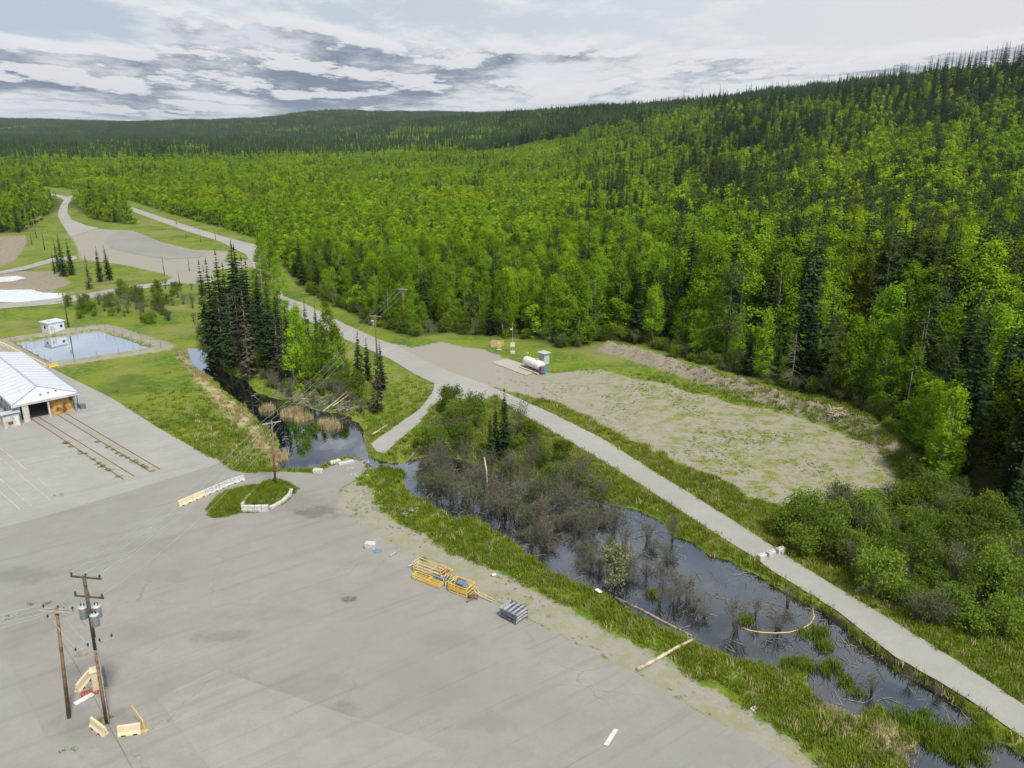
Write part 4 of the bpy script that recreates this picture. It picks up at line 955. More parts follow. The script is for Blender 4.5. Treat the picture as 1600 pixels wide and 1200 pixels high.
sk = [npmesh('stick', *stems([([(-.5, 0, 0), (.05, .04, .05), (.5, -.03, .02)], .022, .012)], 4), [M['loggrey']]), npmesh('stick', *stems([([(-.4, .1, -.1), (0, 0, .15), (.35, -.1, .45)], .020, .010)], 4), [M['twig']])]
xs = -20 + 70 * r.random(9000); ys = 45 + 75 * r.random(9000); kk = (sdf(POND, xs, ys) > -.3) & (r.random(9000) < np.clip(fbm(xs / 3, ys / 3) * 2.6 - .75, .03, 1)); xs, ys = xs[kk], ys[kk]
scatter('floating_sticks', np.stack([xs, ys, np.full(len(xs), WL + .01), r.random(len(xs)) * 6.28, .4 + 1.4 * r.random(len(xs)), .4 + 1.0 * r.random(len(xs)), r.integers(0, 2, len(xs))], 1), sk, 'dead sticks and debris floating in the marsh pond')
# ---------------------------------------------------------------- things people put here
def ang(a, b):
    p, q = G(*a), G(*b); return math.atan2(q.y - p.y, q.x - p.x)
def span(a, b, z=0): return (G(*a, z) - G(*b, z)).length
def mid(a, b): return (G(*a) + G(*b)) / 2
UP = Vector((0, 0, 1))
# ---- utility poles
def pole(px, py, top, label, arms=(), rad=.15, wood='wood', xf=(), group=None, lean=(0, 0), name='utility_pole', split=False):
    g = G(px, py); v = (top - 600) / FPX; t = g.y / (CP - v * SP); h = CAMH + t * (-SP - v * CP)
    o = thing(name, label, 'pole', (g.x, g.y, .0), 0, group); ends = []
    L = lambda z: Vector((lean[0] * z / h, lean[1] * z / h, z))
    if split:
        MB().tube(L(-.2), L(h * .52), rad, rad * .86, 10).build('pole', M['wood'], o, True); MB().tube(L(h * .52), L(h), rad * .85, rad * .66, 10).build('upper_pole', M['wood_dark'], o, True)
    else: MB().tube(L(-.2), L(h), rad, rad * .66, 10).build('pole', M[wood], o, True)
    for dz, ln, a, dbl, pins, mt in arms:
        c = L(h - dz); d = Vector((math.cos(a), math.sin(a), 0)); nrm = Vector((-d.y, d.x, 0)); tips = []
        for s in ((-1, 1) if dbl else (1,)):
            ar = MB().box(c + nrm * s * (rad * .8 + .05), (ln, .10, .12), a).build('crossarm', M[mt], o)
            if s == 1:
                for k in range(pins):
                    f = -.46 + .92 * k / max(1, pins - 1); p = c + nrm * (rad * .8 + .05) + d * ln * f + UP * .06
                    MB().lathe([(.03, 0), (.03, .08), (.075, .09), (.085, .17), (.055, .20), (.07, .22), (.05, .30)], 8, Matrix.Translation(p)).build('insulator', M['insul'], ar, True); tips.append(p + UP * .30)
        if not dbl and ln > 1.5:
            for s in (-1, 1): MB().tube(c + d * s * ln * .28 + nrm * rad, L(h - dz - .7) + nrm * rad * .9, .02, n=5).build('brace', M['arm'], o)
        ends.append([Vector(o.location) + p for p in tips])
    for dz, a in xf:
        c = L(h - dz) + Vector((math.cos(a), math.sin(a), 0)) * (rad + .36)
        tk = MB().lathe([(.22, -.52), (.30, -.48), (.31, .40), (.33, .42), (.33, .47), (.20, .55)], 14, Matrix.Translation(c)).build('transformer', M['xfmr'], o, True)
        for s in (-1, 1): MB().lathe([(.035, .50), (.06, .55), (.035, .62), (.055, .68), (.03, .80)], 8, Matrix.Translation(c + Vector((s * .12, 0, 0)))).build('bushing', M['insul'], tk, True)
        MB().box(c - Vector((math.cos(a), math.sin(a), 0)) * .34, (.22, .10, .5), a).build('bracket', M['steel'], o)
    return o, ends, h
P2, e2, h2 = pole(168, 1130, 900, 'tall dark utility pole carrying three grey transformers', ((.25, 2.5, -.15, False, 3, 'wood_dark'), (1.9, 2.4, -.15, False, 3, 'wood_dark'), (6.1, 2.8, .75, False, 4, 'arm')), .19, xf=((3.2, 2.9), (3.1, .2), (3.6, -.5)), lean=(.28, 0), split=True)
MB().box((.28 * .4, .0, h2 - 9.2), (.30, .16, .6)).build('meter_box', M['steel_pale'], P2)
MB().path([(.2 + .28 * z / h2, -.12, z) for z in (.2, 2, 4, 6, 8)], .035).build('conduit', M['steel_pale'], P2)
P1, e1, h1 = pole(108, 1122, 950, 'shorter brown utility pole with doubled crossarms beside the cabinet', ((.25, 2.6, -.12, True, 3, 'arm'), (.7, 1.3, .9, False, 2, 'arm')), .17, lean=(.75, 0))
P3, e3, h3 = pole(431, 766, 658, 'utility pole rising from the grassy walled island', ((.3, 2.4, .5, False, 3, 'arm'),), .17, lean=(.33, 0))
P4, e4, h4 = pole(590, 572, 492, 'utility pole beside the road turnaround above the verge spruces', ((.3, 2.6, -.3, False, 3, 'arm'),), .17, xf=((1.6, 3.4),))
P5, e5, h5 = pole(632, 520, 450, 'utility pole with doubled crossarms against the forest edge', ((.3, 2.4, -.3, True, 3, 'arm'), (1.0, 1.8, -.3, False, 2, 'arm')), .16)
pole(107, 511, 458, 'dark utility pole behind the white pump house', ((.3, 2.2, .2, False, 3, 'arm'),), .16, 'wood_dark', ((2.6, 2.6),))
pole(414, 497, 420, 'utility pole among the aspens by the creek clump', ((.3, 2.2, -.3, False, 3, 'arm'),), .15)
fl = 'thin utility pole standing along the far road'; fg = 'poles along the far road'
for px, py, tp in ((276, 351, 335), (291, 372, 358), (314, 378, 365), (337, 375, 354), (185, 317, 308)): pole(px, py, tp, fl, (), .14, 'wood', (), fg)
for px, py, tp in ((257, 430, 401), (296, 424, 404), (281, 446, 425), (318, 425, 413)): pole(px, py, tp, 'slim bare post at the edge of the gravel lot', (), .12, 'wood_dark', (), 'posts around the gravel lot', name='post')
for px, py, tp in ((70, 390, 338), (50, 382, 352), (57, 372, 342)): pole(px, py, tp, 'utility pole on the green bank beside the far pools', ((.3, 2.4, .6, False, 3, 'arm'),), .16, 'wood', (), 'poles beside the far pools')
def wire(a, b, sag, label, group, r_=.011):
    pts = [Vector(a).lerp(Vector(b), t / 18) - UP * sag * 4 * (t / 18) * (1 - t / 18) for t in range(19)]
    tag(MB().path(pts, r_, 4).build('power_line', M['wire'], None, True), label, 'wire', group)
for k in range(3): wire(e2[0][k], e3[0][k], 1.0, 'pale overhead wire between the transformer pole and the island pole', 'wires over the yard')
for k in range(3): wire(e3[0][k], e4[0][k], 1.2, 'overhead wire from the island pole across the creek pond', 'wires over the creek')
for k in range(2): wire(e2[1][k * 2] - UP * .1, e3[0][k * 2] - UP * .9, 1.6, 'low overhead wire from the transformer pole to the island pole', 'low wires over the yard')
for k in range(3): wire(e1[0][k], e1[0][k] + Vector((-26, -8 + k * .4, -1.5)), .6, 'pale overhead wire leaving the doubled crossarm pole across the yard', 'wires leaving the yard')
wire(e1[1][0], e1[1][0] + Vector((-26, -10, -1.5)), .6, 'low pale wire leaving the doubled crossarm pole', None)
for k in range(3): wire(e1[0][k] - UP * .2, e2[2][k], .25, 'short wire joining the two yard poles', 'wires joining the yard poles')
for k in range(3): wire(e1[0][k], e2[0][k], .3, 'rising wire from crossarm pole to top of transformer pole', 'rising wires between yard poles')
for k in range(3): wire(e4[0][k], e5[0][k], .4, 'overhead wire between the roadside pole and the forest edge pole', 'wires at the turnaround')
# ---- barriers
JP = [(-.29, 0), (.29, 0), (.29, .08), (.16, .28), (.10, .72), (.08, .75), (-.08, .75), (-.10, .72), (-.16, .28), (-.29, .08)]
def barrier(a, b, label, group=None, m='cream', z=.05, hs=1.0):
    p, q = G(*a), G(*b); L = (q - p).length * .97; c = (p + q) / 2; c.z = z
    o = thing('road_barrier', label, 'barrier', c, math.atan2(q.y - p.y, q.x - p.x), group)
    body = MB().prism([(y, zz * hs) for y, zz in JP], L).build('body', M[m], o)
    for s in (-1, 1): MB().box((s * L * .25, 0, .05 * hs), (.32, .62, .10)).build('drain_slot', M['dark'], o)
    for s in (-1, 1): MB().path([(s * L / 2, 0, .25), (s * (L / 2 + .05), 0, .3), (s * L / 2, 0, .4)], .02, 5).build('hook', M['steel'], o)
    return o
barrier((144, 1133), (166, 1150), 'cream concrete barrier tipped beside the foot of the transformer pole')
barrier((185, 1149), (222, 1144), 'cream concrete barrier beside the yellow gate arm', hs=1.1)
barrier((121, 1083), (141, 1058), 'cream concrete barrier leaning along the small cabinet')
bl = 'cream concrete barrier in the row beside the grassy island'
for a, b in (((279, 792), (300, 783)), ((300, 783), (321, 774)), ((321, 774), (342, 765)), ((342, 765), (360, 757)), ((360, 757), (382, 750))): barrier(a, b, bl, 'barriers beside the island', 'cream' if a[0] < 310 else 'white_conc')
P_, Q_ = (-20, 528), (72, 574)
for k in range(8):
    a = (P_[0] + (Q_[0] - P_[0]) * k / 8, P_[1] + (Q_[1] - P_[1]) * k / 8); b = (P_[0] + (Q_[0] - P_[0]) * (k + .95) / 8, P_[1] + (Q_[1] - P_[1]) * (k + .95) / 8)
    barrier(a, b, 'dull yellow barrier in the row between shed and reservoir', 'barriers by the reservoir', 'cream', .0)
barrier((76, 575), (91, 572), 'bright yellow barrier end on at the reservoir corner', None, 'yellow', .0)
# ---- gate arm and cabinet
o = thing('gate_arm', 'thin yellow gate arm beside a cream barrier', 'gate', G(226, 1142, .05))
MB().tube((0, 0, 0), (0, 0, 1.0), .07, n=8).build('post', M['yellow'], o); MB().tube((0, 0, .95), (-1.15, .8, 1.75), .045, .03, 6).build('arm', M['yellow'], o); MB().box((.02, 0, .03), (.4, .35, .06)).build('foot', M['yellow'], o)
o = thing('electric_cabinet', 'narrow cream electric cabinet standing beside the tall pole', 'cabinet', G(154, 1075, .05), .5)
MB().cbox((0, 0, .95), (.75, .7, 1.7), .03).build('body', M['cream'], o); MB().cbox((0, 0, 1.86), (.95, .9, .12), .03).build('lid', M['cream'], o); MB().box((0, -.36, .95), (.6, .02, 1.4)).build('door', M['cream'], o); MB().box((.2, -.385, 1.0), (.04, .03, .18)).build('handle', M['steel'], o); MB().box((0, 0, .05), (.9, .85, .1)).build('plinth', M['conc'], o)
MB().box((.55, 0, 1.0), (.25, .5, 1.5)).build('side_conduit_box', M['steel'], o)
o = thing('red_grate', 'red slatted grate on the ground before the cabinet', 'grate', G(140, 1079, .06), .5)
for k in range(7): MB().box((-.6 + .2 * k, -.35, .05), (.10, .85, .05)).build('slat', M['red'], o)
for s in (-1, 1): MB().box((0, -.35 + s * .36, .015), (1.4, .06, .03)).build('runner', M['red'], o)
tag(MB().cbox(G(131, 1092, .12), (1.55, .48, .09), .02, ang((120, 1100), (143, 1087))).build('white_board', M['whitepaint']), 'white board lying flat by the cabinet', 'board')
# ---- lock blocks
def block_at(px, py, L, W, H_, rz, label, group=None, m='white_conc', z=.06, name='concrete_block'):
    g = G(px, py); o = thing(name, label, 'block', (g.x, g.y, z), rz, group)
    MB().cbox((0, 0, H_ / 2), (L, W, H_), .07).build('body', M[m], o)
    for s in (-1, 1): MB().cbox((s * L * .25, 0, H_ + .05), (L * .26, W * .45, .12), .04).build('stud', M[m], o)
    for s in (-1, 1): MB().box((s * L * .28, -W / 2 - .005, H_ * .38), (.12, .05, .12)).build('lift_slot', M['conc'], o)
    return o
rz = ang((1190, 872), (1218, 863))
for px, py in ((1190, 874), (1204, 869), (1219, 864)): block_at(px, py, .98, .62, .62, rz, 'white concrete block in the row of three across the road', 'blocks across the road')
block_at(579, 857, 1.2, .75, .7, -.15, 'single white concrete block standing on open asphalt')
block_at(497, 739, 1.3, .7, .55, -.1, 'white concrete block on the verge below the creek pond')
block_at(524, 724, 1.5, .6, .45, .6, 'long pale concrete block beside the broken culvert edge', z=.02)
tag(MB().box(G(590, 861, .10), (.9, .55, .05), .4, .12).build('blue_tarp', M['blue']), 'small scrap of blue sheet beside the lone white block', 'sheet')
tag(MB().tube(G(609, 869, .16), G(618, 863, .16), .09, n=8).build('grey_pipe', M['steel_pale']), 'short grey pipe lying on the asphalt edge', 'pipe')
tag(MB().tube(G(638, 885, .18), G(646, 881, .18), .11, n=8).build('grey_pipe', M['steel_pale']), 'stubby grey pipe lying beside the yellow racks', 'pipe')
# ---- grassy island with block wall
isl = [(326, 806), (322, 795), (335, 780), (352, 768), (378, 762), (410, 757), (437, 754), (462, 760), (468, 765), (458, 772), (448, 784), (430, 793), (400, 801), (375, 802), (350, 809), (336, 810)]
ip = Gp(isl); cen = sum(ip, Vector()) / len(ip)
X_, Y_ = np.meshgrid(np.linspace(min(p.x for p in ip), max(p.x for p in ip), 50), np.linspace(min(p.y for p in ip), max(p.y for p in ip), 40)); s_ = sdf(ip, X_, Y_).reshape(X_.shape)
inner = [G(x, y) for x, y in ((380, 792), (397, 772), (415, 760), (440, 757), (456, 764), (448, 778), (420, 794), (384, 797))]
s2 = sdf(inner, X_, Y_).reshape(X_.shape)
Z_ = np.where(s_ > -.3, .06 + .35 * sst(s_ / 1.2) + .55 * sst((s2 + .2) / .8) + .25 * (fbm(X_ / .8, Y_ / .8) - .5), -.2)
ii = np.arange(X_.size).reshape(X_.shape); qd = np.stack([ii[:-1, :-1], ii[:-1, 1:], ii[1:, 1:], ii[1:, :-1]], -1).reshape(-1, 4)
qd = qd[(s_.ravel()[qd] > -.5).all(1)]
M['mound'] = surf('mound_grass', lambda T, p: (T.mix(T.ramp(T.noise(p, 1.1, 5, .65), .42, .62), (.060, .105, .012), (.135, .145, .045)), T.noise(p, 3, 4)))
tag(link('island_mound', npmesh('island_mound', np.stack([X_, Y_, Z_], -1).reshape(-1, 3), [qd], [M['mound']], smooth=True)), 'grassy mound', kind='structure')
def hm(x, y):
    i = int(np.argmin(np.abs(X_[0] - x))); j = int(np.argmin(np.abs(Y_[:, 0] - y))); return Z_[j, i]
tp_ = [(x, y) for x, y in zip(min(p.x for p in ip) + (max(p.x for p in ip) - min(p.x for p in ip)) * r.random(2600), min(p.y for p in ip) + (max(p.y for p in ip) - min(p.y for p in ip)) * r.random(2600))]
tp_ = [p for p in tp_ if float(sdf(ip, np.array([p[0]]), np.array([p[1]]))[0]) > .15]
scatter('island_grass', [(x, y, hm(x, y), random.random() * 6.28, random.uniform(.5, 1.0), random.uniform(.4, 1.0), random.randrange(3)) for x, y in tp_], tg, 'rough grass on the walled island')
wl = thing('retaining_wall', 'low wall of pale concrete blocks holding up the grassy island', 'wall', G(400, 796, .06)); base_ = Vector(wl.location)
def wall_run(pts, hgt_, n):
    W = [G(x, y, .06) for x, y in pts]; tot = sum((b - a).length for a, b in zip(W, W[1:])); bl_ = tot / n
    for lay in range(hgt_):
        for k in range(n):
            s0, s1 = k * bl_, (k + 1) * bl_
            def at_(s):
                for a, b in zip(W, W[1:]):
                    l = (b - a).length
                    if s <= l + 1e-6: return a.lerp(b, min(1, s / l))
                    s -= l
                return W[-1]
            p, q = at_(s0), at_(s1); c = (p + q) / 2 - base_
            ob = MB().cbox((0, 0, 0), ((q - p).length * .97, .42, .40), .04).build('block', M['white_conc'], wl)
            ob.location = c + Vector((random.uniform(-.03, .03), random.uniform(-.03, .03), .20 + .41 * lay)); ob.rotation_euler = (0, 0, math.atan2(q.y - p.y, q.x - p.x) + random.uniform(-.04, .04))
wall_run([(378, 799), (402, 799), (420, 798)], 2, 4); wall_run([(421, 796), (440, 787), (452, 776), (456, 767)], 1, 6); wall_run([(379, 796), (391, 782), (403, 770)], 2, 4)
# ---- culvert end and rubble
tag(MB().prism([(-.3, 0), (.3, 0), (.3, .25), (-.3, .25)], 2.2, Matrix.Translation(G(541, 724, .05)) @ Matrix.Rotation(.5, 4, 'Z')).build('concrete_slab', M['white_conc']), 'broken white concrete slab at the end of the yard', 'slab')
rb = npmesh('stone', *(lambda: (np.array([(math.cos(a) * (.8 + .3 * ((k * 7) % 3) / 3), math.sin(a) * .8, z) for z in (-.3, .35) for k, a in enumerate(np.linspace(0, 6.283, 7)[:-1])] + [(0, 0, .6)]), [np.array([(k, (k + 1) % 6, 6 + (k + 1) % 6, 6 + k) for k in range(6)]), np.array([(6 + k, 6 + (k + 1) % 6, 12) for k in range(6)])]))(), [M['loggrey']])
for k in range(46):
    px, py = random.uniform(575, 612), 0; py = 703 + (px - 575) * .62 + random.uniform(2, 16); g = G(px, py, -.15)
    s = random.uniform(.14, .34); o = tag(link('stone', rb), 'grey stone in the washed out road end at the creek', 'stone', 'stones at the washed out road end'); o.location = (g.x, g.y, hz(g.x, g.y) + s * .2); o.scale = (s, s * .8, s * .7); o.rotation_euler = (0, 0, random.random() * 6)
rb2 = rb.copy(); rb2.materials.clear(); rb2.materials.append(M['conc'])
for k in range(30):
    px, py = random.uniform(535, 580), random.uniform(716, 745); g = G(px, py); s = random.uniform(.10, .28)
    o = tag(link('stone', rb2), 'broken asphalt chunk where the yard meets the creek', 'rubble', 'asphalt rubble by the creek'); o.location = (g.x, g.y, .05 + s * .2); o.scale = (s, s * .8, s * .5); o.rotation_euler = (0, 0, random.random() * 6)
for k in range(26):
    g = G(644 + random.gauss(0, 7), 799 + random.gauss(0, 5)); s = random.uniform(.15, .4)
    o = tag(link('stone', rb), 'grey stone in the small heap on the grass bank', 'stone', 'stones in the small heap'); o.location = (g.x, g.y, hz(g.x, g.y) + s * .35); o.scale = (s, s * .8, s * .7); o.rotation_euler = (0, 0, random.random() * 6)
bp = []
for a, b in zip(BERM, BERM[1:]):
    for k in range(int((b - a).length * 9)):
        p = a.lerp(b, random.random()); bp.append((p.x + random.gauss(0, 1.5), p.y + random.gauss(0, 1.5)))
bzs = height(np.array([p[0] for p in bp]), np.array([p[1] for p in bp])); rb3 = rb.copy(); rb3.materials.clear(); rb3.materials.append(mat('bank_stone', (.30, .26, .21), .9, .25, 2))
scatter('bank_rubble', [(x, y, z_, random.random() * 6, random.uniform(.08, .32), random.uniform(.06, .24), random.randrange(2)) for (x, y), z_ in zip(bp, bzs)], [rb, rb3], 'stones and clods on the dirt bank')
# ---- shed with tracks
E0, E1 = G(33, 660), G(117, 642); ed = (E1 - E0); Wd = ed.length; er = math.atan2(ed.y, ed.x)
o = thing('rail_shed', 'white roofed drive through shed with rusty door and teal frame', 'shed', (E0.x, E0.y, .055), er)      # local x along the front, y into the shed
Hh, Rg, Dp = 3.0, 4.15, 34
Y0 = 4.2
for s, x0 in ((-1, -.9), (1, Wd + .9)):
    rf = MB().add([(Wd / 2, Y0, Rg), (Wd / 2, Dp, Rg), (x0, Dp, Hh + .15), (x0, -.7, Hh + .15), (Wd / 2, Y0, Rg - .08), (Wd / 2, Dp, Rg - .08), (x0, Dp, Hh + .07), (x0, -.7, Hh + .07)], [(0, 1, 2, 3), (4, 7, 6, 5), (0, 3, 7, 4), (1, 5, 6, 2), (2, 6, 7, 3)]).build('roof_slope', M['roofwhite'], o)
    for k in range(14):
        y = 5.2 + k * 2.1; MB().tube((Wd / 2, y, Rg + .02), (x0, y, Hh + .17), .035, n=4).build('roof_seam', M['steel_pale'], rf)
    MB().tube((Wd / 2, Y0, Rg + .02), (x0, -.7, Hh + .17), .06, n=5).build('hip_cap', M['steel'], o)
    MB().box((x0 + s * .09, Dp / 2, Hh + .05), (.16, Dp, .16)).build('gutter', M['teal'], o)
    MB().box((0 if s < 0 else Wd, Dp / 2 + .4, Hh / 2), (.14, Dp - .8, Hh)).build('side_wall', M['wallwhite'], o)
    for k in range(12): MB().tube((x0, 1 + k * 2.8, 0), (x0, 1 + k * 2.8, Hh), .06, n=6).build('side_post', M['teal'], o)
MB().box((Wd / 2, (Dp + Y0) / 2, Rg + .03), (.3, Dp - Y0, .05)).build('ridge_cap', M['steel_pale'], o)
MB().box((Wd / 2 - .1, -.75, Hh - .02), (Wd + 2.0, .28, .34)).build('front_beam', M['wallwhite'], o)
MB().add([(-.9, -.7, Hh + .155), (Wd + .9, -.7, Hh + .155), (Wd / 2, Y0, Rg + .005), (-.9, -.7, Hh + .075), (Wd + .9, -.7, Hh + .075), (Wd / 2, Y0, Rg - .075)], [(0, 1, 2), (3, 5, 4), (0, 3, 4, 1)]).build('hip_slope', M['roofwhite'], o)
for x in (-.1, .8, Wd * .52, Wd + .1): MB().box((x, -.6, Hh / 2 - .1), (.26 if x != .8 else .9, .3, Hh - .2)).build('front_post', M['teal' if x in (-.1, Wd + .1) else 'wallwhite'], o)
dr = MB().box((Wd * .77, .05, Hh * .47), (Wd * .44, .12, Hh * .92)).build('door', M['rust'], o)
for k in range(5): MB().box((Wd * .565 + k * Wd * .1025, -.04, Hh * .47), (.09, .06, Hh * .9)).build('door_rib', M['rust'], dr)
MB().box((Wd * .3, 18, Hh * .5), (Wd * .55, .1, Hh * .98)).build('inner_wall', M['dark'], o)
for k in range(3): MB().box((Wd * (.45 + .15 * k), .9 + .2 * k, Hh + .62), (.26, .26, .26)).build('vent', M['steel'], o)
MB().cbox((Wd + 1.3, .2, .4), (.9, .8, .8), .04).build('utility_box', M['steel'], o)
o = thing('lean_to_hut', 'small white hut with pale teal roof beside the shed front', 'hut', G(20, 667, .055), er)
MB().box((0, .8, 1.05), (2.3, 2.0, 2.1)).build('wall', M['wallwhite'], o); MB().box((0, .8, 2.2), (2.7, 2.5, .12), 0, -.10).build('roof', M['xfmr'], o); MB().box((-.2, -.22, .75), (.7, .03, .5)).build('notice_panel', M['redbrown'], o); MB().box((.7, -.22, .9), (.6, .03, 1.6)).build('door', M['whitepaint'], o)
rl = [(((45, 652), (193, 750)), ((60, 652), (210, 745)), 'rail_rust', 'rusty rail track running out of the dark shed opening'), (((87, 647), (235, 738)), ((102, 646), (250, 734)), 'rail_rust', 'rusty rail track running out of the rusty shed door'),
      (((-30, 676), (94, 778)), ((-30, 692), (79, 783)), 'rail_pale', 'pale yellow rail track nearest the rusty tracks on the apron'), (((-40, 715), (49, 792)), ((-40, 733), (31, 797)), 'rail_pale', 'pale yellow rail track at the outer edge of the apron')]
for (a0, a1), (b0, b1), m, lb in rl:
    c = mid(a1, b1); o = thing('rail_track', lb, 'track', (c.x, c.y, .055))
    for p, q in ((a0, a1), (b0, b1)):
        P, Q = G(*p) - Vector((c.x, c.y, 0)), G(*q) - Vector((c.x, c.y, 0)); d = (Q - P).normalized()
        MB().prism([(-.06, 0), (.06, 0), (.06, .02), (.02, .04), (.02, .06), (.035, .07), (.035, .10), (-.035, .10), (-.035, .07), (-.02, .06), (-.02, .04), (-.06, .02)], (Q - P).length, Matrix.Translation((P + Q) / 2) @ Matrix.Rotation(math.atan2(d.y, d.x), 4, 'Z')).build('rail', M[m], o)
    if m == 'rail_rust':
        P0, Q0 = (G(*a0) + G(*b0)) / 2 - Vector((c.x, c.y, 0)), (G(*a1) + G(*b1)) / 2 - Vector((c.x, c.y, 0)); d = Q0 - P0
        MB().prism([(-.62, 0), (.62, 0), (.62, .012), (-.62, .012)], d.length, Matrix.Translation((P0 + Q0) / 2) @ Matrix.Rotation(math.atan2(d.y, d.x), 4, 'Z')).build('track_bed', M['bed'], o)
rowsT = []
for a, b in (((90, 684), (193, 750)), ((150, 690), (240, 738))):
    for k in range(14):
        t = random.random(); g = G(a[0] + (b[0] - a[0]) * t, a[1] + (b[1] - a[1]) * t); rowsT += [(g.x + random.gauss(0, .15), g.y + random.gauss(0, .15), .06, random.random() * 6, .7, .5, random.randrange(3)) for _ in range(5)]
for px, py in ((93, 776), (45, 944), (25, 963), (127, 1022), (102, 1175), (165, 1127), (162, 1124), (170, 1128), (72, 945)):
    g = G(px, py); rowsT += [(g.x + random.gauss(0, .3), g.y + random.gauss(0, .25), .06, random.random() * 6, .5, .35, random.randrange(3)) for _ in range(5)]
scatter('yard_weeds', rowsT, tg, 'weeds in the cracks of the yard')
# ---- pump house and reservoir fence
A0, A1 = G(78, 523), G(102, 518); a_ = math.atan2(A1.y - A0.y, A1.x - A0.x); Lw = (A1 - A0).length
o = thing('pump_house', 'small white flat roofed pump house at the reservoir edge', 'hut', (A0.x, A0.y, 0), a_)
MB().box((Lw / 2, 1.6, 1.25), (Lw, 3.2, 2.6)).build('wall', M['roofwhite'], o); rf = MB().box((Lw / 2, 1.6, 2.65), (Lw + .5, 3.7, .16)).build('roof', M['roofwhite'], o); MB().box((Lw * .4, 1.6, 2.80), (1.2, .8, .12)).build('roof_hatch', M['wallwhite'], rf)
MB().box((Lw * .8, -.02, 1.5), (.6, .05, .6)).build('window', M['glass'], o); MB().box((Lw * .2, -.02, 1.05), (.8, .05, 1.9)).build('door', M['wallwhite'], o); MB().box((-.02, 1.6, 1.5), (.05, .7, .6)).build('window', M['glass'], o)
rc = [G(x, y) for x, y in Z2([(55, 243), (505, 172), (840, 287), (270, 376)])]
f_ = thing('wire_fence', 'thin wire fence standing round the reservoir', 'fence', rc[0]); o0 = Vector(rc[0])
for a, b in zip(rc, rc[1:] + rc[:1]):
    n = max(3, int((b - a).length / 4))
    for k in range(n):
        p = a.lerp(b, k / n) - o0; MB().tube(p - UP * .3, p + UP * 1.7, .035, n=5).build('post', M['steel'], f_)
    for zz in (.5, 1.05, 1.6): MB().tube(a - o0 + UP * zz, b - o0 + UP * zz, .010, n=4).build('wire', M['steel'], f_)
o = thing('farm_building', 'small white metal roofed building beside the far field', 'building', G(47, 304), -.5)
MB().box((0, 0, 2), (16, 8, 4)).build('wall', M['roofwhite'], o)
for s in (-1, 1): MB().add([(-8.4, 0, 6), (8.4, 0, 6), (8.4, s * 4.6, 3.8), (-8.4, s * 4.6, 3.8), (-8.4, 0, 5.85), (8.4, 0, 5.85), (8.4, s * 4.6, 3.65), (-8.4, s * 4.6, 3.65)], [(0, 1, 2, 3), (4, 7, 6, 5), (2, 6, 7, 3), (0, 4, 5, 1), (1, 5, 6, 2), (0, 3, 7, 4)]).build('roof_slope', M['xfmr'], o)
MB().box((2, -4.02, 1.6), (3, .08, 3.0)).build('door', M['steel'], o)
# ---- fuel tank and its neighbours
T0, T1 = G(817, 576), G(853, 590); ta = math.atan2(T1.y - T0.y, T1.x - T0.x); TL = 5.0
o = thing('fuel_tank', 'white horizontal fuel tank on a skid beside the concrete pad', 'tank', G(834, 578, .06), ta)
R_ = Matrix.Translation((0, 0, 1.35)) @ Matrix.Rotation(math.pi / 2, 4, 'Y'); rr = .92
sh = MB().lathe([(.25, -TL / 2 - .16), (.62, -TL / 2 - .12), (rr - .04, -TL / 2), (rr, -TL / 2 + .08), (rr, TL / 2 - .08), (rr - .04, TL / 2), (.62, TL / 2 + .12), (.25, TL / 2 + .16)], 28, R_).build('shell', M['tankwhite'], o, True)
for x in (-1.7, 0, 1.7): MB().lathe([(rr + .004, x - .04), (rr + .02, x - .04), (rr + .02, x + .04), (rr + .004, x + .04)], 28, R_).build('band', M['tankwhite'], sh)
for k in range(9): MB().box((-.9 + k * .2, -rr * .9 - .02, 1.62), (.13, .02, .22), 0, -.3).build('red_lettering', M['red'], sh)
for s in (-1, 1): MB().box((0, s * .6, .16), (TL + .4, .16, .32)).build('skid_beam', M['conc'], o)
for x in (-1.9, -.6, .7, 1.9): MB().box((x, 0, .42), (.16, 1.5, .25)).build('saddle', M['steel'], o)
MB().box((0, -1.25, .14), (TL + 1.0, .34, .28)).build('timber_curb', M['logpale'], o)
MB().lathe([(.25, 0), (.25, .2), (.3, .2), (.3, .26)], 14, Matrix.Translation((1.0, 0, 2.2))).build('hatch', M['yellow'], o, True)
for x in (-2.1, -1.2): MB().tube((x, 0, 2.2), (x, 0, 2.95), .05, n=6).build('vent_pipe', M['paleyellow'], o)
MB().box((-2.1, 0, 2.95), (.5, .25, .2)).build('vent_cap', M['paleyellow'], o)
MB().box((TL / 2 + .55, -.2, .85), (.7, 1.1, 1.3)).build('pump_box', M['steel'], o); MB().box((TL / 2 + .56, -.78, 1.05), (.5, .06, .5)).build('warning_panel', M['red'], o); MB().box((TL / 2 + .92, .1, .8), (.12, .8, 1.2)).build('ladder_rail', M['blue'], o)
o = thing('control_shed', 'tall grey metal cabinet with flat roof behind the fuel tank', 'cabinet', G(850, 570, .0), ta + .1)
MB().box((0, 0, 1.35), (1.5, 1.4, 2.3)).build('wall', M['xfmr'], o); MB().box((0, 0, 2.56), (2.1, 1.9, .14)).build('roof', M['xfmr'], o)
for x in (-.65, .65):
    for y in (-.6, .6): MB().box((x, y, .1), (.14, .14, .2)).build('foot', M['steel'], o)
MB().box((0, -.72, 1.35), (.9, .04, 1.9)).build('door', M['steel_pale'], o); MB().tube((-.5, 0, 2.6), (-.5, 0, 3.9), .03, n=5).build('antenna', M['steel'], o)
o = thing('lamp_post', 'slim pole with a lamp and white signboard beside the tank', 'lamp post', G(801, 552, 0))
